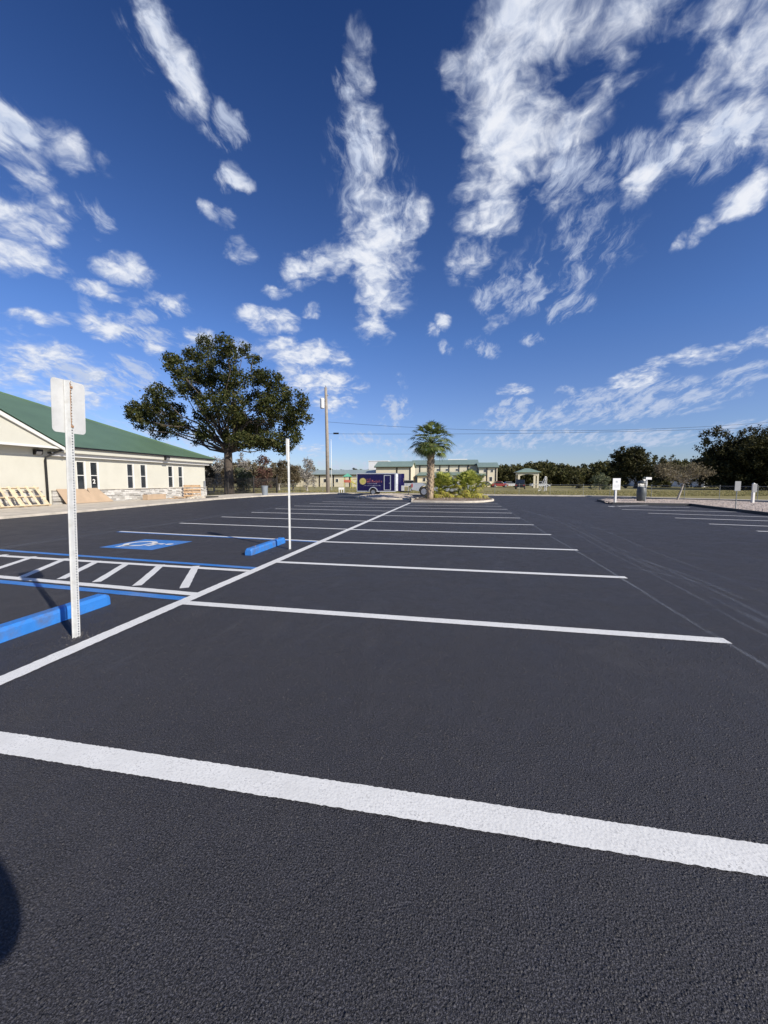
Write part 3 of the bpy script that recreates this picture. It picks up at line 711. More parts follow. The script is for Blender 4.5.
# ------------------------------------------------------------------ pallets, boards and scraps on the walk
def pallet(loc, rot, m, label, L=1.4, H=1.2, nb=7, xs=1.0):
    o = empty('wooden_pallet', loc, 0, label, 'pallet', 'wooden pallets along the wall'); o.rotation_euler = rot
    # local: Y along length, Z up the pallet, X thickness
    for i in range(nb):
        y = -L / 2 + (i + .5) * L / nb
        MB().box(.045, .062, y - .065, y + .065, 0, H).build('deck_board', m, o)
    for z_ in (.02, H / 2 - .045, H - .11): MB().box(-.045, .043, -L / 2, L / 2, z_, z_ + .04).build('stringer', m, o)
    for y in (-L / 2 + .06, 0, L / 2 - .06): MB().box(-.062, -.047, y - .05, y + .05, 0, H).build('bottom_board', m, o)
    return o
pallet((-22.68, 16.45, .14), (0, R(-40), 0), M['pine'], 'pale new pine pallet leaning on the wall left of the downspout', L=2.6, H=1.36, nb=6)
pallet((-22.68, 14.35, .14), (0, R(-40), 0), M['pine'], 'pine pallet cut by the left edge of the photo, reddish marks on it', L=1.3, H=1.36, nb=5)
pallet((-22.35, 30.2, .64), (R(90), 0, R(-50)), M['old_wood'], 'brown pallet standing on edge at the far corner of the cream building', L=1.05, H=1.35, nb=4)
def board(name, pts, m, label, th=.02, cat='board'):
    """leaning sheet: pts = 4 corners (3D)"""
    a_, b_, c_, d_ = [Vector(p) for p in pts]; n = (b_ - a_).cross(d_ - a_).normalized() * th
    vs = [a_, b_, c_, d_, a_ + n, b_ + n, c_ + n, d_ + n]
    o = MB().add(vs, [(0, 1, 2, 3), (7, 6, 5, 4), (0, 4, 5, 1), (1, 5, 6, 2), (2, 6, 7, 3), (3, 7, 4, 0)]).build(name, m)
    return tag(o, label, cat)
board('plywood_sheet', [(-22.9, 13.2, .11), (-22.9, 15.35, .11), (-23.62, 15.05, 1.78), (-23.62, 13.2, 1.85)], M['card'], 'tall tan plywood sheet leaning on the cream wall behind the pallets at left edge')
board('brown_board', [(-23.22, 19.05, .11), (-23.12, 21.05, .11), (-23.60, 20.65, .98), (-23.62, 18.8, 1.02)], M['card'], 'tan board leaning on the stone base just behind the tall sign post')
board('brown_board', [(-23.25, 20.95, .11), (-23.25, 22.3, .11), (-23.58, 21.4, 1.04), (-23.58, 20.7, 1.04)], M['card'], 'tan board leaning below the window with the number two')
tag(MB().box(-22.9, -22.45, 24.4, 26.2, .11, .50).build('cardboard_box', M['card'], bevel=.01), 'low flat cardboard box against the stone base between window pairs', 'box')
sc = 0
for i in range(9):
    y = 26.4 + i * .28; x = -21.9 + rnd.uniform(-.3, .3)
    Mx = Matrix.Translation((x, y, .13 + .05 * (i % 3))) @ Matrix.Rotation(rnd.uniform(0, 3), 4, 'Z') @ Matrix.Rotation(rnd.uniform(-.12, .12), 4, 'Y')
    if i == 0: scr = MB()
    scr.box(-.45, .45, -.05, .05, -.02, .02, Mx)
tag(scr.build('scrap_lumber', M['old_wood']), 'low pile of broken lumber scraps on the walk before the stone base', 'lumber')
def rubble(name, c, rx, ry, h, n, m, label, cat, kind=None):
    mb = MB()
    for i in range(n):
        a_ = rnd.random() * 6.28; r_ = math.sqrt(rnd.random()); px = c[0] + r_ * rx * math.cos(a_); py = c[1] + r_ * ry * math.sin(a_)
        s = rnd.uniform(.03, .10); pz = c[2] + h * (1 - r_) * rnd.uniform(.3, 1)
        vs = [Vector((rnd.uniform(.6, 1) * sx, rnd.uniform(.6, 1) * sy, rnd.uniform(.4, .9) * sz)) * s + Vector((px, py, pz)) for sx in (-1, 1) for sy in (-1, 1) for sz in (-1, 1)]
        mb.add(vs, [(0, 1, 3, 2), (4, 6, 7, 5), (0, 4, 5, 1), (2, 3, 7, 6), (0, 2, 6, 4), (1, 5, 7, 3)])
    return tag(mb.build(name, m), label, cat, kind=kind)
rubble('rubble_pile', (-21.0, 27.9, .1), .5, 1.1, .25, 160, M['concrete'], 'small pale heap of broken mortar on the walk', 'rubble', 'stuff')
tag(MB().prism([(-21.3, 28.2), (-20.5, 28.4), (-20.4, 29.9), (-21.2, 29.7)], .12, .20).build('dark_tarp', M['rubber'], bevel=.03), 'flat dark folded tarp lying on the walk beside rubble', 'tarp')

# ------------------------------------------------------------------ trees
def leaves_from(clusters, per, size, seed, squash=.8, shell=.55):
    """clusters: (x,y,z,r[,dens]). leaves gathered in sub-clumps near each cluster's shell -> (n,4,3)"""
    rs = np.random.RandomState(seed); C_ = []; 
    for cl in clusters:
        x, y, z, r = cl[:4]; dens = cl[4] if len(cl) > 4 else 1
        ns = max(4, int(per * dens * r * r))
        d = rs.normal(size=(ns, 3)); d /= np.linalg.norm(d, axis=1)[:, None]
        rad = r * (shell + (1.08 - shell) * rs.rand(ns) ** .7)
        sub = np.array([x, y, z]) + d * rad[:, None] * np.array([1, 1, squash])
        k = 26; sr = .20 * r ** .5 + .12
        p = np.repeat(sub, k, axis=0) + rs.normal(size=(ns * k, 3)) * sr * .62
        C_.append(p)
    P_ = np.concatenate(C_); n = len(P_)
    nrm = rs.normal(size=(n, 3)); nrm[:, 2] = np.abs(nrm[:, 2]) + .2; nrm /= np.linalg.norm(nrm, axis=1)[:, None]
    t1 = np.cross(nrm, rs.normal(size=(n, 3))); t1 /= np.linalg.norm(t1, axis=1)[:, None]; t2 = np.cross(nrm, t1)
    s = (size * (.6 + .8 * rs.rand(n)))[:, None]
    return np.stack([P_ - t1 * s, P_ - t2 * s * .55, P_ + t1 * s, P_ + t2 * s * .55], axis=1)
def limb_path(a, b, wob, rs, k=5):
    a = Vector(a); b = Vector(b); L = (b - a).length; out = []
    for i in range(k + 1):
        t = i / k; p = a.lerp(b, t)
        if 0 < i < k: p += Vector((rs.uniform(-1, 1), rs.uniform(-1, 1), rs.uniform(-.3, 1))) * wob * L * (1 - abs(2 * t - 1) * .5)
        out.append(p)
    return out
def tree(name, base, clusters, trunk_r, fork, label, cat, leaf, bark, per=6, size=.16, seed=1, group=None, nl=None, twigs=0, squash=.8, lean=(0, 0)):
    """base (x,y); clusters relative to base"""
    rs = random.Random(seed); o = empty(name, (base[0], base[1], -.06), 0, label, cat, group)
    mb = MB(); top = Vector((lean[0], lean[1], fork))
    mb.tube([(0, 0, -.1), (lean[0] * .1, lean[1] * .1, .25), (lean[0] * .5, lean[1] * .5, fork * .5), top], [trunk_r * 1.45, trunk_r * 1.08, trunk_r * .92, trunk_r * .85], 12, cap=False)
    cl = sorted(clusters, key=lambda c: -c[3])[:nl or len(clusters)]
    for c in cl:
        e = Vector(c[:3]); p = limb_path(top - Vector((0, 0, rs.uniform(0, fork * .15))), e, .10, rs)
        r0 = trunk_r * rs.uniform(.17, .30); mb.tube(p, [r0 * (1 - .86 * i / 5) for i in range(6)], 6, cap=False)
        for _ in range(3 + twigs):
            q0 = p[rs.randint(2, 5)]; d = Vector((rs.gauss(0, 1), rs.gauss(0, 1), rs.gauss(.3, .8))).normalized()
            q1 = q0 + d * c[3] * rs.uniform(.7, 1.25)
            mb.tube(limb_path(q0, q1, .12, rs, 3), [r0 * .28, r0 * .2, r0 * .12, r0 * .05], 4, cap=False)
    mb.build('trunk', bark, o, smooth=True)
    quads('crown', leaves_from(clusters, per, size, seed, squash), leaf, o)
    return o
# the big oak: leaf masses traced as solid volumes around its limbs
OD = 44.0; bx, by = W(229, OD)
oc = [(70,335,40),(112,318,34),(130,300,38),(165,262,42),(180,360,48),(150,400,38),(215,320,38),(232,385,40),(232,165,42),(215,130,25),(290,120,36),(345,72,36),(345,130,44),(420,85,34),(430,130,40),(285,190,40),(345,190,46),(395,225,48),(455,205,44),(495,95,24),(530,135,26),(542,200,40),(600,205,38),(620,255,44),(690,290,42),(697,345,44),(640,335,52),(665,405,44),(615,445,34),(565,375,50),(505,375,50),(480,435,38),(432,422,30),(440,290,50),(350,295,40),(330,400,32),(300,432,22),(275,255,34),(540,290,50),(590,300,42),(370,350,26),(590,425,34),(60,310,26),(255,235,30),(450,345,40), (700,420,22), (75,385,18), (95,350,34), (650,452,28), (560,440,32), (520,415,44), (640,470,18), (470,380,44), (330,340,38)]
rs_ = random.Random(5); cl = []
ex, ey = CS, SN; fx, fy = -SN, CS   # picture-right and forward axes in plan
for (x, y, r) in oc:
    u = 222 + (120 + x / 3.84 - 222) * .955; v = 328 + y / 3.84; rr = r / 3.84 * OD / F * .95
    side = (u - 229) / F * OD; spread = math.sqrt(max(0, 1 - (side / 11.5) ** 2)) * 5.5
    dep = rs_.uniform(-1, 1) * spread
    k = (OD + dep) / OD; side2 = ((u - 384) * k - (229 - 384)) / F * OD
    cl.append((side2 * ex + dep * fx, side2 * ey + dep * fy, EYE + (HOR - v) / F * (OD + dep), rr * rs_.uniform(.92, 1.08)))
tree('oak_tree', (bx, by), cl, .50, 5.4, 'large spreading dark green oak behind the far corner of the cream building', 'tree', M['oak_leaf'], M['bark'], per=34, size=.125, seed=3, twigs=2)
def blob_tree(name, u, D, top_v, wid_px, label, leaf, bark, seed, group=None, crown_from=.25, n=14, per=4, size=.22, tr=.25, twigs=0, dens=1, lean=(0, 0), sq=.85, cat='tree'):
    rs = random.Random(seed); H = hgt(top_v, D); wd = wid_px / F * D / 2; cls = []
    for i in range(n):
        a_ = rs.uniform(0, 6.28); t_ = rs.random(); rr = math.sqrt(rs.random()) * .72
        zf = crown_from + (1 - crown_from) * t_ * .86 + .04
        env = math.sqrt(max(.08, 1 - ((zf - .55) / .62) ** 2))
        r_ = wd * rs.uniform(.24, .38)
        cls.append((lean[0] + rr * wd * env * math.cos(a_), lean[1] + rr * wd * env * math.sin(a_), H * zf - .1, min(r_, H * .3), dens))
    cls.append((lean[0], lean[1], H - wd * .26, wd * .28, dens)); cls.append((0, 0, H * .55, wd * .5, dens))
    x, y = W(u, D)
    return tree(name, (x, y), cls, tr, H * max(.12, crown_from * .8), label, cat, leaf, bark, per, size, seed, group, nl=9, twigs=twigs, squash=sq, lean=lean)
# right-hand dark trees
blob_tree('oak_tree', 752, 68, 434, 100, 'biggest dark evergreen oak, at the right edge beyond the fence', M['dark_leaf'], M['bark'], 21, crown_from=.10, n=34, per=7, size=.20, tr=.45)
blob_tree('oak_tree', 726, 76, 446, 54, 'dark oak directly left of the biggest one at the right edge', M['dark_leaf'], M['bark'], 22, crown_from=.10, n=20, per=6, size=.22, tr=.4)
blob_tree('oak_tree', 800, 64, 436, 90, 'dark oak mostly outside the right edge of the photo', M['dark_leaf'], M['bark'], 23, crown_from=.08, n=22, per=6, size=.22, tr=.4)
blob_tree('oak_tree', 636, 84, 449, 52, 'round topped dark oak standing behind the green grey litter bin', M['dark_leaf'], M['bark'], 24, crown_from=.12, n=20, per=6, size=.22, tr=.4)
blob_tree('oak_tree', 668, 92, 455, 44, 'olive green tree behind the thin leaning sapling', M['wood_leaf'], M['bark'], 25, crown_from=.10, n=16, per=5, size=.25, tr=.3)
blob_tree('oak_tree', 700, 90, 458, 40, 'low olive green tree between the sapling and the big dark oaks', M['wood_leaf'], M['bark'], 26, crown_from=.08, n=16, per=5, size=.25, tr=.3)
blob_tree('bush', 600, 70, 473, 24, 'pale grey green bush on the far lawn, left of the white notice post', M['bush_leaf'], M['bark_pale'], 27, crown_from=.0, n=12, per=7, size=.15, tr=.1, cat='bush')
blob_tree('bush', 577, 80, 478, 20, 'low dark bush under the far woods, left of the pale bush', M['dark_leaf'], M['bark'], 28, crown_from=.0, n=8, per=6, size=.2, tr=.1, cat='bush')
# leaning sapling in the gravel bed
sx_, sy_ = G(677, 501)
rs_ = random.Random(9); cls = []
for i in range(22):
    side = rs_.uniform(-2.0, 1.9); cls.append((.45 + side * ex, side * ey + rs_.uniform(-.8, .8), 2.35 + rs_.uniform(-.85, .75) * (1 - abs(side) / 3.2), rs_.uniform(.22, .42)))
tree('sapling', (sx_, sy_), cls, .07, 1.6, 'thin leaning half bare sapling with tan leaves in the right gravel bed', 'tree', M['tan_leaf'], M['bark_pale'], per=70, size=.05, seed=31, twigs=4, lean=(.45, .05))
# far woods: reads as one mass
fc = []; rs_ = random.Random(12)
for i in range(150):
    u = rs_.uniform(492, 760); D = rs_.uniform(118, 150); x, y = W(u, D)
    topv = 463.5 + 2.5 * math.sin(u * .09) + rs_.uniform(-1.5, 2.5); r_ = rs_.uniform(1.6, 3.0)
    zt = hgt(topv, D)
    fc.append((x, y, zt - r_, r_, .45)); fc.append((x + rs_.uniform(-2, 2), y, (zt - r_) * rs_.uniform(.3, .7), r_ * 1.1, .4))
tag(quads('far_woods', leaves_from(fc, 6, .36, 40, .9), M['wood_leaf']), 'mixed dark green woods along the far side of the lawn', 'woods', kind='stuff')
fc = []
for i in range(60):
    u = rs_.uniform(285, 420); D = rs_.uniform(150, 170); x, y = W(u, D); fc.append((x, y, hgt(470 + rs_.uniform(-3, 3), D) - 2, 2.2, .4))
tag(quads('far_woods', leaves_from(fc, 6, .36, 41, .9), M['wood_leaf']), 'distant low treetops along the skyline behind the school', 'woods', kind='stuff'); fc = []
for i in range(110):
    u = rs_.uniform(195, 296); D = rs_.uniform(85, 105); x, y = W(u, D); fc.append((x, y, rs_.uniform(1, 4.6), 1.8, .5))
tag(quads('far_woods', leaves_from(fc, 5, .30, 42, .9), M['tan_leaf']), 'brownish thicket far behind the iron fence', 'woods', kind='stuff')
# mixed thin trees left of the pole
LT = [
 (214, 56, 456, 22, 'grey_leaf', 'bark_pale', 'bare greyish tree touching the far corner of the cream roof', 0),
 (226, 64, 458, 20, 'brown_leaf', 'bark_pale', 'brownish thin tree right behind the big oak trunk', 0),
 (262, 60, 455.5, 22, 'red_leaf', 'bark', 'reddish brown round tree beyond the iron fence', 1),
 (243, 62, 453, 17, 'grey_leaf', 'bark_pale', 'tall bare grey tree between the big oak and the reddish tree', 0),
 (279, 66, 460, 16, 'brown_leaf', 'bark_pale', 'brown thin tree behind the second sign post, left of it', 0),
 (293, 70, 464, 18, 'brown_leaf', 'bark', 'low brown tree directly behind the second sign post', 0),
 (307, 58, 459, 24, 'grey_leaf', 'bark_pale', 'pale grey mossy tree between sign post and utility pole', 0),
 (243, 50, 469, 22, 'bush_leaf', 'bark_pale', 'bright green shrub beyond the iron fence right of the oak trunk', 2),
 (207, 52, 462, 18, 'brown_leaf', 'bark', 'brown leafy tree at the far wall corner', 1)]
for i, (u, D, tv, wp, lf, bk, lb, k) in enumerate(LT):
    blob_tree('shrub' if k == 2 else 'slender_tree', u, D, tv, wp, lb, M[lf], M[bk], 60 + i, crown_from=(.12, .10, .0)[k], n=20, per=(11, 14, 9)[k], size=(.11, .13, .13)[k], tr=.14, twigs=(7, 2, 1)[k], cat='shrub' if k == 2 else 'tree')

# cabbage palm
def frond(P_, o, d, L, rs, nseg=20, wdt=.5, droop=.5, s0=.025):
    """costapalmate fan: leaflets radiating from the end of a stalk"""
    d = Vector(d).normalized(); up = Vector((0, 0, 1)); side = d.cross(up)
    if side.length < .1: side = Vector((1, 0, 0))
    side.normalize(); nrm = side.cross(d).normalized(); o = Vector(o)
    for i in range(nseg):
        a_ = (i / (nseg - 1) - .5) * 2 * wdt * 2.3
        ld = (d * math.cos(a_) + side * math.sin(a_)).normalized(); ll = L * (.72 + .28 * math.cos(a_)) * rs.uniform(.85, 1.1)
        wv = ld.cross(nrm).normalized() * s0
        m1 = o + ld * ll * .55 + nrm * .05 * L; tip = o + ld * ll + Vector((0, 0, -1)) * droop * ll * rs.uniform(.4, 1)
        P_.append([o - wv * .3, m1 - wv, m1 + wv, o + wv * .3]); P_.append([m1 - wv, tip - wv * .15, tip + wv * .15, m1 + wv])
px, py = G(430, 500.5)
palm = empty('palm_tree', (px, py, 0), 0, 'single cabbage palm with patterned trunk standing in the planted island', 'palm')
D0 = 29.2; zc = 4.42; rs_ = random.Random(4)
tb = MB(); tb.tube([(0, 0, -.05), (.0, 0, .6), (.03, 0, 2), (.05, 0, 3.3), (.06, 0, 4.3)], [.27, .23, .22, .24, .20], 14)
tb.build('trunk', M['palm_bark'], palm, smooth=True)
bt = MB()
for k in range(130):
    z_ = .4 + k * .029; a_ = k * 2.4; r_ = .22 + .02 * (z_ / 4)
    c_ = Vector((math.cos(a_), math.sin(a_), 0)); s_ = Vector((-c_.y, c_.x, 0)); o_ = Vector((.012 * z_, 0, z_)) + c_ * r_
    bt.add([o_ - s_ * .07, o_ + s_ * .07, o_ + c_ * .11 + s_ * .02 + Vector((0, 0, .22)), o_ + c_ * .11 - s_ * .02 + Vector((0, 0, .22)), o_ - c_ * .05 + Vector((0, 0, .10))], [(0, 1, 2, 3), (1, 4, 2), (0, 3, 4), (3, 2, 4)])
bt.build('leaf_boots', M['palm_bark'], palm)
PF = []; stk = MB()
for k in range(84):
    a_ = k * 2.399; el = math.asin(max(-.62, min(.97, 1.0 - 1.62 * (k + .5) / 84))) + R(rs_.uniform(-6, 6)); d = Vector((math.cos(a_) * math.cos(el), math.sin(a_) * math.cos(el), math.sin(el)))
    sl_ = rs_.uniform(.80, 1.25); o_ = Vector((.06, 0, zc)) + d * sl_ * Vector((1, 1, .9)).length / 1.68
    stk.tube([(.06, 0, zc - .1), o_], .015, 4); dd = (d + Vector((0, 0, -.25))).normalized()
    frond(PF, o_, dd, rs_.uniform(.62, .85), rs_, 18, .45, .30, .026)
stk.build('leaf_stalks', M['palm_leaf'], palm); quads('crown', np.array([[list(p) for p in q] for q in PF]), M['palm_leaf'], palm)
# palmettos
def palmetto(u, v, H, wd, label, seed):
    rs = random.Random(seed); x, y = G(u, v); o = empty('palmetto_shrub', (x, y, 0), 0, label, 'palmetto', 'palmetto shrubs in the planted island')
    A, B = [], []; stk = MB(); n = 92
    for k in range(n):
        a_ = k * 2.399 + rs.uniform(-.3, .3); f = k / n; el = R(80 - 72 * f + rs.uniform(-8, 8)); c_ = Vector((rs.gauss(0, .22), rs.gauss(0, .22), .1))
        d = Vector((math.cos(a_) * math.cos(el), math.sin(a_) * math.cos(el), math.sin(el)))
        st_ = H * rs.uniform(.42, .66) if f < .75 else H * .34; o_ = c_ + Vector((d.x * wd, d.y * wd, d.z * 1.0)) * st_
        stk.tube([c_, o_], .012, 4); frond(A if f < .70 else B, o_, d + Vector((0, 0, -.05)), rs.uniform(.55, .8), rs, 14, .5, .3 if f < .7 else .8, .032)
    stk.build('leaf_stalks', M['palmetto'], o)
    quads('green_fronds', np.array([[list(p) for p in q] for q in A]), M['palmetto'], o)
    quads('yellow_fronds', np.array([[list(p) for p in q] for q in B]), M['palmetto_yellow'], o)
    tb = MB(); tb.tube([(0, 0, -.05), (.05, .02, .45)], [.12, .09], 8); tb.build('stem', M['palm_bark'], o)
palmetto(441, 499.3, 2.85, .72, 'palmetto shrub next to the palm trunk, left one of the two', 1)
palmetto(468, 499.3, 3.0, .85, 'bushier palmetto shrub at the right end of the planted island', 2)

# ------------------------------------------------------------------ islands
def blobpoly(pts, k=5): return [tuple(p) for p in smooth(pts + [pts[0]], k)[:-1]]
def island(poly, z, name, kerb, bed, sc=.93, mound=.0):
    poly = blobpoly(poly); c = Vector((sum(p[0] for p in poly) / len(poly), sum(p[1] for p in poly) / len(poly)))
    inn = []
    for p in poly:
        q = Vector(p) - c; inn.append(tuple(c + q * (1 - .14 / max(q.length, .3))))
    n = len(poly); mb = MB(); vs = [(x, y, -.04) for x, y in poly] + [(x, y, z) for x, y in poly] + [(x, y, z) for x, y in inn] + [(x, y, z - .05) for x, y in inn]
    fs = []
    for r in range(3):
        for i in range(n): j = (i + 1) % n; fs.append((r * n + i, r * n + j, (r + 1) * n + j, (r + 1) * n + i))
    tag(mb.add(vs, fs).build('kerb', kerb, bevel=.02), kind='structure')
    mb = MB(); rings = [1.0, .82, .6, .35, .12]; vs = []
    for r in rings:
        for (x, y) in inn:
            p = c + (Vector((x, y)) - c) * r
            vs.append((p.x, p.y, z - .045 + mound * (1 - r * r) + (rnd.uniform(-.025, .035) if r < 1 else 0)))
    fs = [(a * n + i, a * n + (i + 1) % n, (a + 1) * n + (i + 1) % n, (a + 1) * n + i) for a in range(len(rings) - 1) for i in range(n)] + [tuple((len(rings) - 1) * n + i for i in range(n))]
    tag(mb.add(vs, fs).build('gravel_bed', bed), kind='structure')
    # loose stones on the bed
    st = MB()
    for i in range(340):
        a_ = rnd.randrange(n); r = math.sqrt(rnd.random()); p = c + (Vector(inn[a_]).lerp(Vector(inn[(a_ + 1) % n]), rnd.random()) - c) * r
        s = rnd.uniform(.03, .085); zb = z - .04 + mound * (1 - r * r)
        st.add([(p.x + s * math.cos(k * 1.26 + a_) * rnd.uniform(.6, 1.1), p.y + s * math.sin(k * 1.26 + a_) * rnd.uniform(.6, 1.1), zb) for k in range(5)] + [(p.x, p.y, zb + s * .8)], [(k, (k + 1) % 5, 5) for k in range(5)])
    tag(st.build('stones', bed), kind='stuff')
M['gravel_pale'] = mat('gravel_pale', (.52, .45, .38), .95, var=.3, scale=8, bump=1.0, bscale=18, dirt=(.25, .20, .16), dirt_amt=.7, dirt_scale=4)
M['mulch'] = mat('mulch', (.17, .125, .09), .95, var=.4, scale=9, bump=1.0, bscale=18, dirt=(.42, .38, .33), dirt_amt=.8, dirt_scale=5)
island([G(354, 498), G(372, 499.3), G(398, 499.6), G(413, 499), G(409, 495.8), G(392, 495.0), G(366, 496.0)], .12, 'i1', M['concrete'], M['gravel_pale'], mound=.16)
island([G(411, 502.2), G(450, 502.8), G(480, 502.6), G(494, 500.8), G(484, 499.0), G(450, 498.4), G(424, 498.6), G(413, 500)], .13, 'i2', M['concrete'], M['mulch'], mound=.08)
gpoly = [G(596, 501.0), G(612, 504.3), (11.4, 25.6), G(690, 505.6), G(700, 507.0), (13.9, 20.3), (14.1, 8), (14.2, -20), (40, -20), (40, 20.3), G(768, 503.6), G(733, 501.9), G(690, 500.6), G(640, 499.6), G(604, 499.6)]
gpoly = [G(597, 501.2), G(612, 504.4), G(640, 504.9), G(690, 505.6), G(704, 507.6), G(768, 515.4), (14.2, 12), (14.4, -30), (27.5, -30), (27.5, 24), G(768, 503.8), G(733, 502.0), G(690, 500.8), G(640, 499.8), G(606, 499.7)]
def bed(poly, z):
    n = len(poly); c = Vector((sum(p[0] for p in poly) / n, sum(p[1] for p in poly) / n)); inn = []
    for i, p in enumerate(poly):
        a_, b_ = Vector(poly[i - 1]), Vector(poly[(i + 1) % n]); p = Vector(p)
        d1 = (p - a_).normalized(); d2 = (b_ - p).normalized(); t_ = (d1 + d2).normalized(); nrm = Vector((-t_.y, t_.x))
        inn.append(p + nrm * .15)
    vs = [(x, y, -.04) for x, y in poly] + [(x, y, z) for x, y in poly] + [(p.x, p.y, z) for p in inn] + [(p.x, p.y, z - .04) for p in inn]
    fs = [(r * n + i, r * n + (i + 1) % n, (r + 1) * n + (i + 1) % n, (r + 1) * n + i) for r in range(3) for i in range(n)]
    tag(MB().add(vs, fs).build('kerb', M['kerb_dark'], bevel=.02), kind='structure')
    tag(MB().add([(p.x, p.y, z - .03) for p in inn], [tuple(range(n))]).build('gravel_bed', M['gravel']), kind='structure')
bed(gpoly, .13)
st = MB()
for i in range(2600):
    u = rnd.uniform(604, 800); v0_ = 500.2 + max(0, (u - 640)) * .026; v1_ = 504.4 if u < 695 else 506 + (u - 700) * .125
    x, y = G(u, rnd.uniform(v0_, v1_)); s = rnd.uniform(.02, .06)
    st.add([(x + s * math.cos(k * 1.26) * rnd.uniform(.6, 1.1), y + s * math.sin(k * 1.26) * rnd.uniform(.6, 1.1), .095) for k in range(5)] + [(x, y, .10 + s * .7)], [(k, (k + 1) % 5, 5) for k in range(5)])
tag(st.build('stones', M['gravel']), kind='stuff')
# rough grass beyond the strip
rs2 = np.random.RandomState(3); n = 26000
uu = rs2.uniform(215, 768, n); DD = 40 + rs2.rand(n) ** 1.6 * 22
X = (uu - 384) / F * DD; xs = X * CS - DD * SN; ys_ = X * SN + DD * CS
ok = (ys_ > 42.3 - .14 * xs * (xs < 12)) & ((xs < 13) | (ys_ > 56 - .62 * (xs - 0))) & ((xs > -15) | (ys_ > 45.2)) & ((xs < 14) | (ys_ > 40.5))
xs, ys_ = xs[ok], ys_[ok]; n = len(xs)
h = rs2.uniform(.03, .10, n) * (1 + 1.2 * (xs < -8)); an = rs2.uniform(0, 3.14, n); wx = np.cos(an) * .05; wy = np.sin(an) * .05
z0 = np.full(n, -.06); lx = rs2.normal(0, .03, n)
Pq = np.stack([np.stack([xs - wx, ys_ - wy, z0], 1), np.stack([xs + wx, ys_ + wy, z0], 1), np.stack([xs + wx * .2 + lx, ys_ + wy * .2, z0 + h], 1), np.stack([xs - wx * .2 + lx, ys_ - wy * .2, z0 + h], 1)], 1)
tag(quads('grass', Pq, M['grass_blade']), 'rough green and straw coloured grass beyond the lot', 'grass', kind='stuff')

# ------------------------------------------------------------------ fences
def fence_pts(p): return [Vector((x, y, 0)) for x, y in p]
fp = [G(277, 492.7), G(345, 492.2), G(430, 493.6), G(519, 495.2), G(583, 496.2), G(640, 498.2), G(651, 498.9), G(684, 500.0), G(719, 501.2), G(757, 502.6), G(800, 505), G(900, 511)]
cf = empty('chain_link_fence', (fp[5][0], fp[5][1], 0), 0, 'low galvanised chain link fence between the lot and the far lawn', 'fence')
off = Vector((fp[5][0], fp[5][1], 0)); FH = 1.13
def sub(a, b): return Vector((b[0] - a[0], b[1] - a[1], 0))
rl = MB(); ms = MB()
for i in range(len(fp) - 1):
    a_ = Vector((*fp[i], -.05)) - off; b_ = Vector((*fp[i + 1], -.05)) - off; L = (b_ - a_).length; d = (b_ - a_) / L
    k = max(1, round(L / 2.9))
    for j in range(k + (1 if i == len(fp) - 2 else 0)):
        p = a_ + d * (L * j / k); q_ = p + Vector((0, 0, FH + .08))
        MB().tube([p, q_], .019, 8).lathe([(.023, 0), (.023, .03), (.01, .05)], 8, q_).build('post', M['fence_wire'], cf)
    rl.tube([a_ + Vector((0, 0, FH + .04)), b_ + Vector((0, 0, FH + .04))], .016, 6)
    rl.tube([a_ + Vector((0, 0, .12)), b_ + Vector((0, 0, .12))], .003, 4)
    m_ = int(L / .11)
    side = Vector((-d.y, d.x, 0)) * .0016; 
    for j in range(-int(FH / .11), m_):
        for s in (1, -1):
            x0 = j * .11; x1 = x0 + FH
            if s == -1: x0, x1 = x1, x0
            za, zb = .08, FH + .03
            def cl_(xa, za_, xb, zb_):
                if xa == xb: return None
                out = []
                for (x_, z_, x2, z2) in ((xa, za_, xb, zb_), (xb, zb_, xa, za_)):
                    if x_ < 0: z_ = z_ + (z2 - z_) * (0 - x_) / (x2 - x_); x_ = 0
                    elif x_ > L: z_ = z_ + (z2 - z_) * (L - x_) / (x2 - x_); x_ = L
                    out.append((x_, z_))
                return out
            (xa, z_a), (xb, z_b) = cl_(x0, za, x1, zb)
            if abs(xa - xb) < .02: continue
            p = a_ + d * xa + Vector((0, 0, z_a)); q_ = a_ + d * xb + Vector((0, 0, z_b)); u_ = Vector((0, 0, .0018))
            ms.add([p - u_, p + u_, q_ + u_, q_ - u_], [(0, 1, 2, 3)])
rl.build('top_rail', M['fence_wire'], cf); ms.build('wire_mesh', M['fence_wire'], cf)
# iron picket fence by the oak
p0 = Vector((*G(200, 495.2), 0)); p1 = Vector((*G(277, 493.2), 0)); Lf = (p1 - p0).length
pf = empty('iron_fence', p0, math.atan2(p1.y - p0.y, p1.x - p0.x), 'black iron picket fence in front of the oak trunk', 'fence')
np_ = int(Lf / 2.3)
for i in range(np_ + 1): MB().box(i * Lf / np_ - .07, i * Lf / np_ + .07, -.07, .07, -.05, 2.02).build('post', M['iron'], pf)
MB().box(0, Lf, -.02, .02, .22, .27).box(0, Lf, -.02, .02, 1.70, 1.75).box(0, Lf, -.02, .02, 1.5, 1.54).build('rail', M['iron'], pf)
pk = MB()
for i in range(int(Lf / .15)): pk.box(i * .15 + .05, i * .15 + .085, -.014, .014, .05, 1.88)
tag(pk.build('pickets', M['iron'], pf))

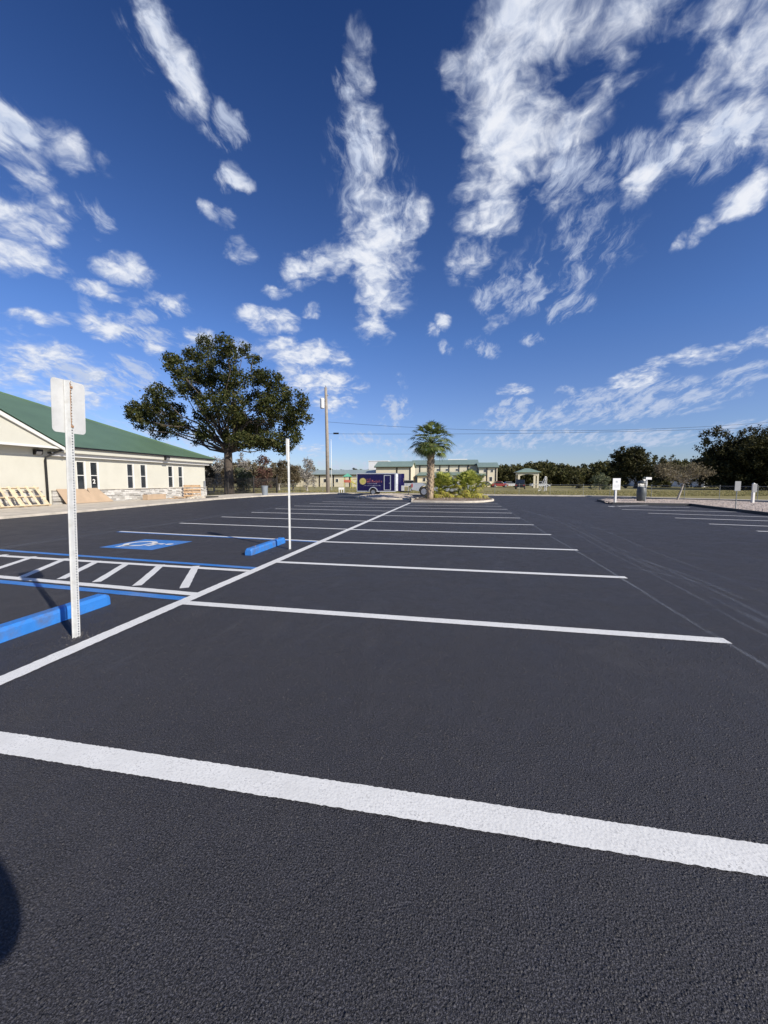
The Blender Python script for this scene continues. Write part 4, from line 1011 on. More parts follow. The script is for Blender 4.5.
# ------------------------------------------------------------------ grey barrel, litter bin, right-hand signs
gx_, gy_ = G(265, 496.2)
bar = empty('trash_barrel', (gx_, gy_, 0), 0, 'plain grey plastic trash barrel on the far walk by the iron fence', 'trash barrel')
M['grey_plastic'] = mat('grey_plastic', (.24, .27, .30), .55, var=.15, scale=6)
MB().lathe([(.23, .0), (.26, .1), (.30, .95), (.31, 1.0)], 24).build('barrel', M['grey_plastic'], bar, smooth=True)
MB().lathe([(.33, .96), (.33, 1.03), (.29, 1.035), (.28, .985)], 24).build('rim', M['grey_plastic'], bar)
gx_, gy_ = G(641, 502.3)
bn_ = empty('litter_bin', (gx_, gy_, .1), 0, 'grey green litter bin with raised round cover on the right gravel bed', 'litter bin'); bn_.scale = (.92, .92, .97)
M['bin_green'] = mat('bin_green', (.065, .075, .078), .5, var=.2, scale=5)
MB().lathe([(.27, 0), (.31, .1), (.33, .55), (.30, .92), (.24, 1.0)], 24).build('drum', M['bin_green'], bn_, smooth=True)
MB().lathe([(.20, 1.28), (.30, 1.25), (.31, 1.32), (.22, 1.42), (.06, 1.46)], 24).build('cover', M['bin_green'], bn_, smooth=True)
for k in range(4):
    a_ = k * 1.57 + .5; MB().tube([(.24 * math.cos(a_), .24 * math.sin(a_), .96), (.25 * math.cos(a_), .25 * math.sin(a_), 1.28)], .015, 6).build('bracket', M['black_metal'], bn_)
bg_ = MB().lathe([(.24, .99), (.25, 1.03), (.18, 1.06), (.05, 1.04)], 16); bg_.build('liner_bag', mat('liner_bag', (.30, .33, .35), .4, var=.3, scale=12), bn_, smooth=True)
def notice(u, v, vt, pw, ph, label, m_post, m_plate, pr=.05, rz=0, marks=True, z0=.1, name='notice_post', square=True, cap=False):
    x, y = G(u, v, z0); D = x * fx + y * fy; H = hgt(vt, D) - z0
    o = empty(name, (x, y, z0), YAW + rz, label, 'sign')
    if square: MB().box(-pr, pr, -pr, pr, -.1, H - (ph * .0)).build('post', m_post, o, bevel=.008)
    else: MB().tube([(0, 0, -.1), (0, 0, H)], pr, 8).build('post', m_post, o)
    pl_ = MB().box(-pw / 2, pw / 2, -pr - .022, -pr - .004, H - ph, H + .01).build('sign_plate', m_plate, o, bevel=.004)
    if cap:
        MB().add([(-pr * 1.3, -pr * 1.3, H), (pr * 1.3, -pr * 1.3, H), (pr * 1.3, pr * 1.3, H), (-pr * 1.3, pr * 1.3, H), (0, 0, H + .08)], [(0, 1, 4), (1, 2, 4), (2, 3, 4), (3, 0, 4)]).build('post_cap', m_post, o)
    if marks:
        mk = MB(); yk = -pr - .0245
        mk.box(-.06, .06, yk, yk + .002, H - ph * .36, H - ph * .20)
        for r in range(2): mk.box(-pw * .36, pw * .36, yk, yk + .002, H - ph * (.60 + .15 * r), H - ph * (.56 + .15 * r))
        mk.build('printed_marks', M['steel'], pl_)
    return o
notice(615, 502.6, 478.5, .50, .74, 'white notice board on a thick white post left of the litter bin', M['trim'], M['far_white'], .06)
notice(735.5, 508.5, 481.5, .30, .48, 'thin steel post with small grey sign plate, nearest on the right gravel bed', M['fence_wire'], M['sign_grey'], .022, square=False, marks=False)
notice(752.5, 502.8, 484.0, .30, .52, 'thick white post with grey plate beside the chain link fence, rightmost', M['trim'], M['sign_grey'], .065, marks=False, cap=True)
gx_, gy_ = G(646.5, 502.6)
hp_ = empty('steel_post', (gx_, gy_, .1), YAW, 'thin pale steel post with small white plate right behind the litter bin', 'sign')
MB().tube([(0, .15, -.1), (0, .15, 1.68)], .035, 8).build('post', M['steel'], hp_)
MB().box(-.06, .34, .095, .11, 1.50, 1.66).build('sign_plate', M['far_white'], hp_)

# ------------------------------------------------------------------ utility pole, mast, wires
ux, uy = G(328, 493.4)
up = empty('utility_pole', (ux, uy, 0), YAW, 'grey wooden utility pole with a transformer can near its top', 'utility pole')
UD = ux * fx + uy * fy; PH = hgt(390, UD)
MB().tube([(0, 0, -.1), (-.03, 0, PH * .5), (-.12, 0, PH)], [.24, .20, .155], 14).build('pole', M['wood_pole'], up, smooth=True)
tz = hgt(405, UD)
MB().lathe([(.0, -.62), (.23, -.6), (.25, -.5), (.25, .42), (.26, .5), (.20, .58), (.03, .62)], 18, (-.56, -.0, tz)).build('transformer', M['far_white'], up, smooth=True)
for zz_ in (tz - .35, tz + .2): MB().box(-.35, -.08, -.04, .04, zz_, zz_ + .08).build('bracket', M['steel'], up)
for k, zz_ in enumerate((PH + .05, PH - 1.0)):
    MB().lathe([(.03, 0), (.07, .03), (.07, .08), (.04, .11), (.07, .14), (.05, .2)], 10, (-.10 + .22 * k, 0, zz_)).build('insulator', M['steel'], up)
sx1, sy1 = W(331.5, 62)
tag(MB().tube([(sx1, sy1, -.06), (sx1, sy1, hgt(441, 62))], [.06, .035], 8).lathe([(.02, 0), (.06, .08), (.02, .16)], 10, (sx1, sy1, hgt(441, 62))).build('flagpole', M['far_white'], smooth=True), 'thin white flagpole just right of the utility pole', 'flagpole')
def wire(z0, z1, sag, name, lab, yo=0):
    a_ = Vector((ux, uy + yo, z0)); b_ = Vector((*W(1100, UD), z1)); pts = []
    for i in range(41):
        t_ = i / 40; p = a_.lerp(b_, t_); p.z -= 4 * t_ * (1 - t_) * sag; pts.append(p)
    return tag(MB().tube(pts, .016, 5).build(name, M['black_metal']), lab, 'wire', 'wires strung from the utility pole')
wire(hgt(423, UD), hgt(378, UD), 3.2, 'overhead_wire', 'upper thin overhead wire running right from the utility pole')
wire(hgt(434.4, UD), hgt(409.5, UD), .95, 'overhead_wire', 'lower overhead wire with a dark splice near the pole', yo=.1)
sp_ = W(336.5, UD)
tag(MB().tube([Vector((*sp_, hgt(434.2, UD))) + Vector((-.32 * CS, -.32 * SN, 0)), Vector((*sp_, hgt(434.2, UD))) + Vector((.32 * CS, .32 * SN, 0))], .10, 8).build('cable_splice', M['black_metal']), 'dark cylindrical splice case hanging on the lower wire', 'splice case')

# ------------------------------------------------------------------ vehicles
M['tyre'] = M['rubber']; M['alloy'] = mat('alloy', (.5, .5, .52), .35, .8, var=.1)
M['car_glass'] = mat('car_glass', (.02, .025, .03), .05, 0, var=.2, spec=1)
M['lamp_red'] = mat('lamp_red', (.35, .02, .02), .25, var=.1)
M['trailer_blue'] = mat('trailer_blue', (.006, .0035, .052), .25, 0, var=.12, scale=1.5)
M['alu'] = mat('alu', (.68, .69, .71), .35, .6, var=.08, scale=5)
def wheel(o, x, y, r, w_, face):
    wb = MB().tube([(x, y, r), (x, y + w_ * face, r)], r, 24).build('wheel', M['tyre'], o, bevel=.03)
    MB().tube([(x, y + w_ * face, r), (x, y + (w_ + .012) * face, r)], r * .62, 20).build('rim', M['alloy'], wb)
    MB().tube([(x, y + (w_ + .012) * face, r), (x, y + (w_ + .03) * face, r)], r * .16, 10).build('hub', M['steel'], wb)
    return wb
# enclosed trailer: local x forward (right in photo), side facing -y
tx, ty = G(357, 495.0); TD = 41.0; tx, ty = W(357, TD)
tr = empty('enclosed_trailer', (tx, ty, 0), R(0), 'dark blue enclosed cargo trailer with sun logo, parked behind the gravel island', 'trailer')
tr.scale = (1.06, 1, 1.02); TL = 3.95; TH = 2.25; TW = 1.85
body = MB(); body.box(0, TL, 0, TW, .42, TH)
body.build('body', M['trailer_blue'], tr, bevel=.02)
MB().prism([(TL + .002, 0), (TL + .5, 0.32), (TL + .72, TW / 2), (TL + .5, TW - .32), (TL + .002, TW)], .42, TH - .02).build('nose', M['trailer_blue'], tr, bevel=.03)
MB().box(-.02, TL + .02, -.025, -.003, TH - .06, TH + .03).box(-.02, TL, -.02, -.003, .36, .45).box(-.03, .035, -.018, -.003, .45, TH - .06).build('trim_rail', M['alu'], tr)
MB().box(-.02, TL, 0, TW, TH + .002, TH + .035).build('roof', M['alu'], tr)
MB().prism([(TL - .12, -.012), (TL + .01, -.012), (TL + .20, .118), (TL + .19, .13), (TL, .0), (TL - .12, -.002)], .46, TH - .04).build('stone_guard', M['alu'], tr)
MB().prism([(TL + .5, .30), (TL + .72, TW / 2), (TL + .73, TW / 2), (TL + .51, .29)], .46, 1.0).build('nose_guard', M['alu'], tr)
MB().box(2.75, 2.82, -.03, -.003, .52, 2.08).box(3.38, 3.45, -.03, -.003, .52, 2.08).box(2.82, 3.38, -.03, -.003, 2.01, 2.08).box(2.82, 3.38, -.03, -.003, .52, .58).build('door_frame', M['alu'], tr)
dr = MB().box(2.83, 3.37, -.014, -.003, .59, 2.0).build('door', M['trailer_blue'], tr)
MB().box(3.28, 3.34, -.04, -.015, 1.2, 1.3).build('handle', M['steel'], dr)
fn = MB(); fo = [(1.68 + .46 * math.cos(R(a_)), .36 + .50 * math.sin(R(a_))) for a_ in range(0, 181, 15)]; fi = [(1.68 + .39 * math.cos(R(a_)), .36 + .42 * math.sin(R(a_))) for a_ in range(180, -1, -15)]
fn.prism(fo + fi, -.14, -.003, 'y').build('fender', M['alu'], tr)
MB().prism(fi, -.006, -.0035, 'y').build('wheel_well', M['dark'], tr)
wheel(tr, 1.68, -.02 + .0, .33, .10, -1); wheel(tr, 1.68, TW, .33, .1, 1)
MB().prism([(TL + .3, .6), (TL + 1.35, TW / 2 - .05), (TL + 1.35, TW / 2 + .05), (TL + .3, TW - .6)], .42 - .1, .41).build('tongue', M['black_metal'], tr)
MB().tube([(TL + 1.15, TW / 2, .05), (TL + 1.15, TW / 2, .9)], .04, 8).build('jack', M['steel'], tr)
# sun logo and lettering too small to read in the photo: blurred strokes
M['logo_yellow'] = mat('logo_yellow', (.45, .38, .13), .5, var=.2, scale=9); M['logo_gold'] = mat('logo_gold', (.40, .38, .08), .5, var=.1)
M['logo_red'] = mat('logo_red', (.30, .09, .10), .5, var=.1); M['logo_pale'] = mat('logo_pale', (.32, .32, .42), .5, var=.1)
sun_pts = [(.60 + (.37 if k % 2 else .31) * math.cos(k * math.pi / 16), 1.44 + (.37 if k % 2 else .31) * math.sin(k * math.pi / 16)) for k in range(32)]
MB().prism(sun_pts, -.008, -.003, 'y').build('sun_logo', M['logo_yellow'], tr)
MB().prism([(.60 + .15 * math.cos(k * .39), 1.44 + .15 * math.sin(k * .39)) for k in range(16)], -.012, -.009, 'y').build('logo_centre', M['logo_gold'], tr)
def scrawl(x0, x1, z0, hh, cw, m, name, seed):
    rs = random.Random(seed); mb = MB(); x = x0
    while x < x1:
        h_ = hh * rs.choice((.6, .6, .7, 1, 1)); ww_ = cw * rs.uniform(.7, 1.1)
        mb.box(x, x + ww_ * .28, -.009, -.003, z0, z0 + h_)
        if rs.random() < .7: mb.box(x + ww_ * .28, x + ww_ * .8, -.009, -.003, z0 + h_ * rs.choice((0, .42, .85)), z0 + h_ * rs.choice((0, .42, .85)) + hh * .16 + .0)
        if rs.random() < .6: mb.box(x + ww_ * .8, x + ww_ * .98, -.009, -.003, z0, z0 + h_ * .62)
        x += ww_ * 1.25
    mb.build(name, m, tr)
scrawl(1.0, 1.45, 1.60, .16, .10, M['logo_red'], 'lettering', 1); scrawl(1.02, 2.5, 1.32, .26, .16, M['logo_red'], 'lettering', 2)
scrawl(1.08, 2.05, 1.16, .09, .08, M['logo_pale'], 'lettering', 3); scrawl(.72, 2.4, .96, .09, .08, M['logo_pale'], 'lettering', 4)
# pale mark on the nose
MB().prism([(TL + .60, .64), (TL + .66, .77), (TL + .665, .77), (TL + .605, .63)], 1.35, 1.75).build('nose_logo', M['logo_yellow'], tr)

def pickup(loc, rz):
    o = empty('pickup_truck', loc, rz, 'silver pickup truck half hidden behind the palm and palmettos', 'pickup truck')
    Mv = mat('silver_paint', (.50, .53, .56), .3, .35, var=.05); Wd = 1.95
    low = [(0, .55), (.0, .95), (.02, 1.12), (1.95, 1.12), (2.0, 1.12), (4.0, 1.10), (5.25, 1.02), (5.45, .85), (5.48, .5), (4.95, .45)]
    for a_ in range(0, 181, 20): low.append((4.5 + .47 * math.cos(R(a_)), .42 + .47 * math.sin(R(a_))))
    low += [(4.0, .42), (1.62, .42)]
    for a_ in range(0, 181, 20): low.append((1.12 + .47 * math.cos(R(a_)), .42 + .47 * math.sin(R(a_))))
    low += [(.6, .45)]
    MB().prism(low, 0, Wd, 'y').build('body', Mv, o, bevel=.03)
    cabp = [(2.05, 1.122), (2.12, 1.72), (2.3, 1.82), (3.3, 1.82), (3.62, 1.70), (4.15, 1.122)]
    cb = MB().prism(cabp, .08, Wd - .08, 'y').build('cab', Mv, o, bevel=.04)
    for (a_, b_) in ((2.2, 2.85), (2.93, 3.75)):
        MB().prism([(a_, 1.18), (a_ + .04, 1.66), (min(b_, 3.5), 1.66), (b_ + (.12 if b_ > 3 else 0), 1.18)], .066, .078, 'y').build('side_window', M['car_glass'], cb)
    MB().add([(2.045, .2, 1.2), (2.045, Wd - .2, 1.2), (2.10, Wd - .25, 1.66), (2.10, .25, 1.66)], [(0, 1, 2, 3)]).build('rear_window', M['car_glass'], cb)
    MB().add([(4.12, .2, 1.16), (4.12, Wd - .2, 1.16), (3.66, Wd - .25, 1.70), (3.66, .25, 1.70)], [(0, 1, 2, 3)]).build('windscreen', M['car_glass'], cb)
    MB().box(.15, 1.95, .12, Wd - .12, 1.122, 1.13).build('bed_floor', M['dark'], o)
    for x in (1.12, 4.5):
        wheel(o, x, .22, .40, .22, -1); wheel(o, x, Wd - .22, .40, .22, 1)
    for y in (.0, Wd - .14): MB().box(-.012, .10, y - .006, y + .146, .74, 1.05).build('tail_light', M['lamp_red'], o)
    MB().box(-.14, -.02, .05, Wd - .05, .46, .62).build('rear_bumper', M['alu'], o, bevel=.02)
    MB().box(5.49, 5.58, .05, Wd - .05, .42, .62).build('front_bumper', M['alu'], o, bevel=.02)
    MB().box(-.01, -.003, .25, Wd - .25, .7, 1.05).build('tailgate', Mv, o)
    for y in (.1, Wd - .35): MB().box(5.40, 5.475, y, y + .25, .72, .88).build('headlight', M['alu'], o)
    MB().box(3.0, 3.02, -.006, -.001, .62, 1.10).box(2.35, 2.5, -.02, -.001, .98, 1.01).build('door_seam', M['dark'], o)
    MB().box(3.75, 3.95, -.2, -.02, 1.15, 1.33).build('wing_mirror', M['dark'], o, bevel=.03)
    return o
kx, ky = W(411.6, 37.8); pickup((kx, ky, 0), R(0)); bpy.data.objects['pickup_truck'].scale = (1.08, 1.05, 1.18)

def small_car(name, u, D, rz, paint, label, L=4.4, Hh=1.45, suv=False, cat='car'):
    x, y = W(u, D); o = empty(name, (x, y, -.05), rz, label, cat); Wd = 1.8
    zs = 1.0 if suv else .88; rt = Hh
    low = [(-L / 2, .35), (-L / 2, zs - .12), (-L / 2 + .1, zs), (L / 2 - 1.0, zs), (L / 2 - .1, zs - .2), (L / 2, .6), (L / 2, .35)]
    for a_ in range(0, 181, 30): low.append((L / 2 - .85 + .36 * math.cos(R(a_)), .32 + .36 * math.sin(R(a_))))
    for a_ in range(0, 181, 30): low.append((-L / 2 + .85 + .36 * math.cos(R(a_)), .32 + .36 * math.sin(R(a_))))
    MB().prism(low, -Wd / 2, Wd / 2, 'y').build('body', paint, o, bevel=.05)
    cp = [(-L / 2 + (.15 if suv else .6), zs + .002), (-L / 2 + (.4 if suv else 1.15), rt), (L / 2 - 1.9, rt), (L / 2 - 1.15, zs + .002)]
    cb = MB().prism(cp, -Wd / 2 + .12, Wd / 2 - .12, 'y').build('cabin', M['car_glass'], o, bevel=.06)
    MB().prism([(cp[1][0] + .02, rt + .002), (cp[2][0] - .02, rt + .002), (cp[2][0] - .05, rt + .05), (cp[1][0] + .05, rt + .05)], -Wd / 2 + .16, Wd / 2 - .16, 'y').build('roof', paint, o)
    for xx in (L / 2 - .85, -L / 2 + .85):
        for s in (-1, 1): wheel(o, xx, s * (Wd / 2 - .2), .32, .2, s)
    for s in (-1, 1):
        MB().box(-L / 2 - .015, -L / 2 + .02, s * .7 - .15, s * .7 + .15, zs - .32, zs - .14).build('tail_light', M['lamp_red'], o)
        MB().box(L / 2 - .03, L / 2 + .012, s * .65 - .17, s * .65 + .17, .58, .70).build('headlight', M['alu'], o)
    return o
P_ = lambda n_, c: mat(n_, c, .3, .2, var=.05)
small_car('parked_car', 520.5, 74, R(80), P_('paint_black', (.02, .02, .024)), 'dark sports utility vehicle parked in front of the green roofed pavilion', suv=True, Hh=1.8, cat='car')
small_car('parked_car', 499.5, 98, R(12), P_('paint_red', (.33, .03, .03)), 'red car parked left of the pavilion')
small_car('parked_car', 510, 98, R(8), P_('paint_white', (.7, .7, .7)), 'low white car between the red car and the pavilion', Hh=1.3)
small_car('parked_car', 487, 99, R(10), P_('paint_gray', (.25, .26, .28)), 'grey car by the right end of the school buildings', Hh=1.4)
small_car('parked_car', 406, 95, R(185), P_('paint_silver', (.55, .56, .58)), 'silver car seen between the trailer nose and the pickup', suv=True, Hh=1.7)
small_car('parked_car', 540, 92, R(5), P_('paint_pale', (.6, .62, .62)), 'pale car parked right of the pavilion columns', Hh=1.4)

# ------------------------------------------------------------------ school buildings, pavilion, houses
def far_building(name, label, Yf, u0, u1, v_eave, v_top, depth, roof='gable_x', wallm=None, roofm=None, feats=(), cat='building', over=.4, pil=(), end_gable=False):
    x0, ze = onY(u0, v_eave, Yf); x1, _ = onY(u1, v_eave, Yf); _, zt = onY((u0 + u1) / 2, v_top, Yf + depth / 2 if roof == 'gable_x' else Yf)
    wallm = wallm or M['far_cream']; roofm = roofm or M['far_roof']
    o = empty(name, (x0, Yf, -.06), 0, label, cat)
    L = x1 - x0; ze += .06; zt += .06
    wb = MB().box(0, L, 0, depth, 0, ze)
    if roof == 'gable_x': wb.prism([(0, ze), (depth, ze), (depth / 2, zt - .1)], 0, L, 'x')
    wb.build('wall', wallm, o)
    if roof == 'gable_x':
        r_ = MB(); e = over
        sl_ = (zt - ze) / (depth / 2)
        r_.prism([(-e, ze - e * sl_ + .05), (depth / 2, zt + .05), (depth + e, ze - e * sl_ + .05), (depth + e, ze - e * sl_ + .25), (depth / 2, zt + .25), (-e, ze - e * sl_ + .25)], -e, L + e, 'x')
        r_.build('roof', roofm, o)
    elif roof == 'lean':
        MB().prism([(-.4, ze - .1), (depth, zt), (depth, zt + .15), (-.4, ze + .1)], -.3, L + .3, 'x').build('roof', roofm, o)
    elif roof == 'flat':
        MB().box(-.1, L + .1, -.1, depth + .1, ze, ze + .25).build('roof', roofm, o)
    if roof != 'flat':
        MB().box(-over, L + over, -over - .1, -over - .003, ze - over * .3 - .12, ze - over * .3 + .06).build('gutter', M['dark'], o)
    for (ua, ub, va, vb, kind) in feats:
        xa, za = onY(ua, va, Yf); xb, zb = onY(ub, vb, Yf); xa -= x0; xb -= x0; za += .06; zb += .06
        f_ = MB().box(xa - .1, xb + .1, -.05, -.003, zb, za + .1).build(kind, M['trim'], o)
        MB().box(xa, xb, -.06, -.052, zb + .05, za).build('pane' if kind == 'window' else 'leaf', M['car_glass'] if kind == 'window' else M['iron'], f_)
    for up_ in pil:
        xa, _ = onY(up_, v_eave, Yf); xa -= x0; MB().box(xa - .14, xa + .14, -.10, -.004, 0, ze - .15).build('downpipe', M['iron'], o)
    return o
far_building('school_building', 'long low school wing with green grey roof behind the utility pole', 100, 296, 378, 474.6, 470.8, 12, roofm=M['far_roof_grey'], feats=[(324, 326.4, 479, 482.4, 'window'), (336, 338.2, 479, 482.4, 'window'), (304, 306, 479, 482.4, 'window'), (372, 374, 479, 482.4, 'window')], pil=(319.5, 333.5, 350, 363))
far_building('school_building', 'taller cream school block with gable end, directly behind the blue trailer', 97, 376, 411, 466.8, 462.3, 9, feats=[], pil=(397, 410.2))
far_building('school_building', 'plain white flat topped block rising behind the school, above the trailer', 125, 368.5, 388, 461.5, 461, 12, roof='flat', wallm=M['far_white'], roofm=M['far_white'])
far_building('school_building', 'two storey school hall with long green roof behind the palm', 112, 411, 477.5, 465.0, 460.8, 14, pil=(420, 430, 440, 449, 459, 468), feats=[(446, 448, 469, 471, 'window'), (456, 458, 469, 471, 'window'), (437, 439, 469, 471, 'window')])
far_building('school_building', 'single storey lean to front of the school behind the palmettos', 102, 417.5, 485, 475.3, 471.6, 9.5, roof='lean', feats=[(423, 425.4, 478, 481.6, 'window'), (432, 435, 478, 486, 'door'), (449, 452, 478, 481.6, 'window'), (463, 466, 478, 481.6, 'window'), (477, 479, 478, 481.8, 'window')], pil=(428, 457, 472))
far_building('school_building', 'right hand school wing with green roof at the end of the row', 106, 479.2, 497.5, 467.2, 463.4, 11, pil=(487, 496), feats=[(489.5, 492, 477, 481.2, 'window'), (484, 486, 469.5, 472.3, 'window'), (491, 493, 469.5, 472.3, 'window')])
x_, z_ = onY(447, 461, 116); x2, _ = onY(468, 461, 116)
tag(MB().box(x_, x2, 126.5, 129, 7, hgt(459.3, 125)).build('rooftop_unit', M['far_white']), 'long white rooftop unit above the two storey school hall', 'rooftop unit')
# pavilion
PX, PY = W(518, 86); pv = empty('pavilion', (PX, PY, -.06), R(0), 'open cream pavilion with green hipped roof beyond the lawn', 'pavilion')
PWd = W(538, 86)[0] - PX; zt = hgt(468, 86); ze = hgt(471.8, 86)
for (x, y) in ((.2, .2), (PWd - .2, .2), (.2, 3.8), (PWd - .2, 3.8), (PWd - .9, .2)): MB().box(x - .2, x + .2, y - .2, y + .2, 0, ze - .8).build('column', M['far_cream'], pv)
ar = [(0, ze - .8)] + [(.4 + (PWd - .8) * k / 10, ze - .85 + .35 * math.sin(math.pi * k / 10)) for k in range(11)] + [(PWd, ze - .8), (PWd, ze), (0, ze)]
MB().prism(ar, 0, .3, 'y').box(0, .3, .302, 4, ze - .7, ze).box(PWd - .3, PWd, .302, 4, ze - .7, ze).build('arched_beam', M['far_cream'], pv)
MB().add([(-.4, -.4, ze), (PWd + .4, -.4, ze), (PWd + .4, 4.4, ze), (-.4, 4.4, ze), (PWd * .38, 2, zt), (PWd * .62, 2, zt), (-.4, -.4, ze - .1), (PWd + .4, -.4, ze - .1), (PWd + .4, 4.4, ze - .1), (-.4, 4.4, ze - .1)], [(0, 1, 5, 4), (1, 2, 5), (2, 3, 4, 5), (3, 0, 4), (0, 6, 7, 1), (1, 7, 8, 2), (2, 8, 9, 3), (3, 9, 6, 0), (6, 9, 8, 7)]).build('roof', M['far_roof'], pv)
for k, (u, D, wv, lb) in enumerate(((548, 128, 7, 'small cream house glimpsed under the woods right of the pavilion'), (643, 110, 9, 'small white house seen behind the litter bin'), (688, 104, 8, 'pale house between the sapling and the big oaks'), (706, 100, 5, 'small white shed under the big oaks at right'))):
    x, y = W(u, D); ww_ = wv / F * D; h_ = 2.4 if k != 0 else 3.6
    o = empty('small_house', (x, y, -.06), R(10 * k), lb, 'house')
    MB().box(-ww_ / 2, ww_ / 2, 0, 5, 0, h_).build('wall', M['far_white'] if k else M['far_cream'], o)
    MB().prism([(-.3, h_ + .002), (5.3, h_ + .002), (2.5, h_ + 1.1)], -ww_ / 2 - .3, ww_ / 2 + .3, 'x').build('roof', M['far_roof_grey'], o)
    MB().box(-.4, .2, -.03, -.003, .9, 1.8).build('window', M['car_glass'], o)
# playground
gx_, gy_ = W(350, 84)
pg = empty('playground_tower', (gx_, gy_, -.06), R(10), 'playground tower with green canopy and yellow slide on the far lawn', 'play structure')
M['p_yel'] = mat('p_yel', (.55, .50, .10), .5); M['p_grn'] = mat('p_grn', (.12, .40, .27), .5); M['p_red'] = mat('p_red', (.45, .12, .08), .5)
for (x, y) in ((-.7, -.7), (.7, -.7), (.7, .7), (-.7, .7)): MB().tube([(x - .5, y, 0), (x - .5, y, 2.6)], .06, 6).build('post', M['p_yel'], pg)
MB().add([(-1.5, -1, 2.5), (.5, -1, 2.5), (.5, 1, 2.5), (-1.5, 1, 2.5), (-.5, 0, 3.25)], [(0, 1, 4), (1, 2, 4), (2, 3, 4), (3, 0, 4), (0, 3, 2, 1)]).build('canopy', M['p_grn'], pg)
MB().box(-1.2, .2, -.7, .7, 1.2, 1.3).build('deck', M['p_red'], pg)
MB().box(-1.25, .25, -.76, -.72, 1.31, 1.8).build('panel', M['p_red'], pg)
MB().add([(.2, -.35, 1.35), (.2, .35, 1.35), (2.2, .35, .3), (2.2, -.35, .3), (.2, -.4, 1.6), (2.2, -.4, .5), (.2, .4, 1.6), (2.2, .4, .5)], [(0, 1, 2, 3), (0, 3, 5, 4), (1, 6, 7, 2)]).build('slide', M['p_yel'], pg)
gx_, gy_ = W(356, 80)
pc = empty('play_climber', (gx_, gy_, -.06), 0, 'yellow arched climber right of the playground tower', 'play structure')
for k in range(3): MB().tube([(k * .7 - .7, .0, 0), (k * .7 - .7, .2, 1.9), (k * .7 - .2, .4, 2.2), (k * .7 + .3, .6, 1.5)], .06, 6).build('arch', M['p_yel'], pc)
MB().tube([(-.7, .2, 1.9), (.7, .2, 1.9)], .05, 6).build('bar', M['p_red'], pc)
gx_, gy_ = G(341.5, 493)
ct = empty('utility_cabinet', (gx_, gy_, 0), YAW, 'small pale barricade board standing on the strip right of the utility pole', 'barricade')
MB().box(-.33, -.25, -.04, .04, 0, .68).build('leg', M['far_white'], ct); MB().box(.25, .33, -.04, .04, 0, .68).build('leg', M['far_white'], ct)
MB().box(-.36, .36, -.06, -.042, .42, .70).build('board', M['far_white'], ct); MB().box(-.04, .04, -.03, .03, .0, .42).build('strut', M['far_white'], ct)
ct.name = 'barricade'
# soccer goal, seen from its side
gx_, gy_ = W(545, 58); go = empty('soccer_goal', (gx_, gy_, -.06), R(-3), 'white metal goal frame seen side on, standing on the far lawn', 'goal')
gh = 2.2; pv_ = [(0, 0, 0), (0, 0, gh)]
MB().tube([(0, 0, 0), (0, 0, gh)], .05, 8).build('post', M['far_white'], go); MB().tube([(1.0, 5, 0), (1.0, 5, gh)], .05, 8).build('post', M['far_white'], go)
MB().tube([(0, 0, gh), (1.0, 5, gh)], .05, 8).build('crossbar', M['far_white'], go)
MB().tube([(0, 0, gh), (-.9, .1, .05), (0, 0, .05)], .03, 6).tube([(1, 5, gh), (.1, 5.1, .05), (1, 5, .05)], .03, 6).tube([(-.9, .1, .05), (.1, 5.1, .05)], .03, 6).build('back_frame', M['far_white'], go)

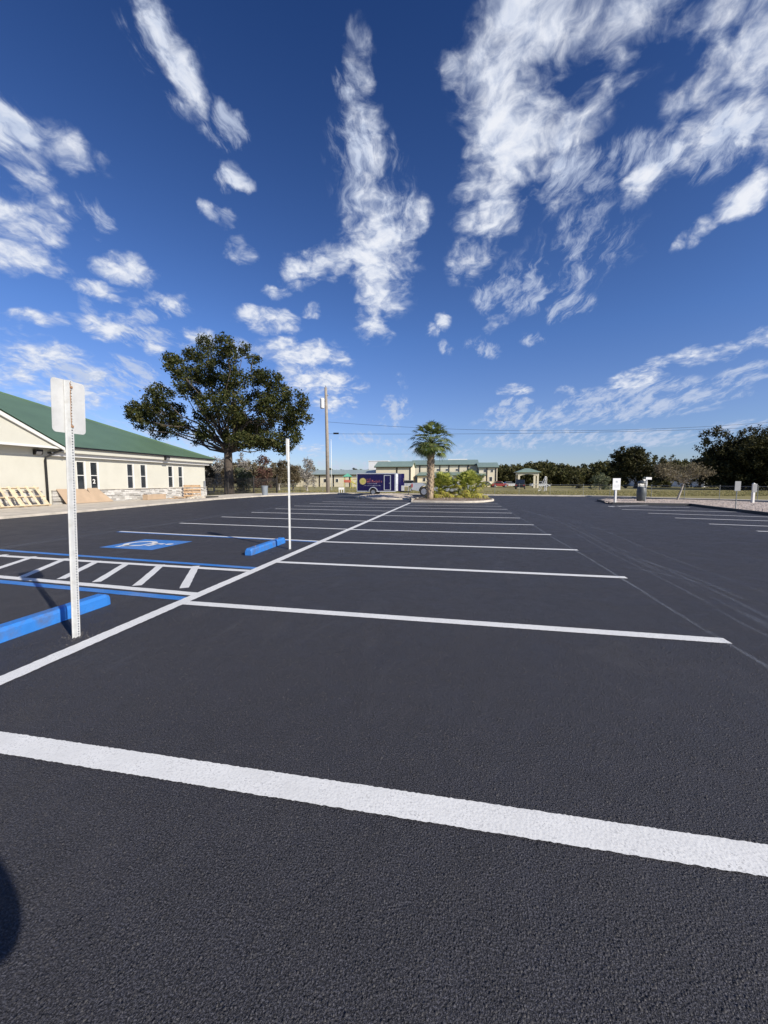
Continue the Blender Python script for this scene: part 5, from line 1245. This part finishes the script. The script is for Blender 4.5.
# ------------------------------------------------------------------ the photographer, whose shadow falls at lower left
def person(loc, rz):
    J = {'pel': (0, 0, .93), 'w': (0, .0, 1.08), 'ch': (0, .0, 1.30), 'nk': (0, .0, 1.46), 'hb': (0, .02, 1.55), 'hd': (0, .03, 1.66), 'ht': (0, .02, 1.75)}
    e = [('pel', 'w'), ('w', 'ch'), ('ch', 'nk'), ('nk', 'hb'), ('hb', 'hd'), ('hd', 'ht')]
    rad = {'pel': .155, 'w': .14, 'ch': .165, 'nk': .058, 'hb': .078, 'hd': .095, 'ht': .06}
    for s, t_ in ((-1, 'l'), (1, 'r')):
        J.update({t_ + 's': (s * .17, 0, 1.39), t_ + 'e': (s * .37, .20, 1.25), t_ + 'w': (s * .13, .31, 1.37), t_ + 'h': (s * .07, .34, 1.42), t_ + 'hp': (s * .10, 0, .88), t_ + 'k': (s * .12, .02, .48), t_ + 'a': (s * .13, -.01, .09), t_ + 'f': (s * .14, .16, .04)})
        e += [('ch', t_ + 's'), (t_ + 's', t_ + 'e'), (t_ + 'e', t_ + 'w'), (t_ + 'w', t_ + 'h'), ('pel', t_ + 'hp'), (t_ + 'hp', t_ + 'k'), (t_ + 'k', t_ + 'a'), (t_ + 'a', t_ + 'f')]
        rad.update({t_ + 's': .075, t_ + 'e': .075, t_ + 'w': .032, t_ + 'h': .035, t_ + 'hp': .10, t_ + 'k': .065, t_ + 'a': .045, t_ + 'f': .04})
    names = list(J); me = bpy.data.meshes.new('body'); me.from_pydata([J[n_] for n_ in names], [(names.index(a_), names.index(b_)) for a_, b_ in e], [])
    root = empty('person', loc, rz, 'standing photographer in dark clothes, seen only as the shadow at lower left', 'person')
    o = bpy.data.objects.new('body', me); COL.objects.link(o); o.parent = root; me.materials.append(mat('dark_clothes', (.05, .06, .09), .8))
    sk = o.modifiers.new('skin', 'SKIN')
    bpy.context.view_layer.objects.active = o
    if not me.skin_vertices: me.skin_vertices.new() if hasattr(me.skin_vertices, 'new') else None
    if me.skin_vertices:
        for i, n_ in enumerate(names):
            r_ = rad[n_]; me.skin_vertices[0].data[i].radius = (r_, r_)
            me.skin_vertices[0].data[i].use_root = (n_ == 'pel')
    sb = o.modifiers.new('sub', 'SUBSURF'); sb.levels = 2; sb.render_levels = 2
    MB().lathe([(.10, 0), (.112, .04), (.10, .10), (.05, .135)], 16, (0, .02, 1.68)).box(-.08, .08, .08, .20, 1.685, 1.70).build('cap', mat('cap_cloth', (.04, .05, .12), .8), root, smooth=True)
    return root
PERSON = person((.04, -.41, 0), R(3))
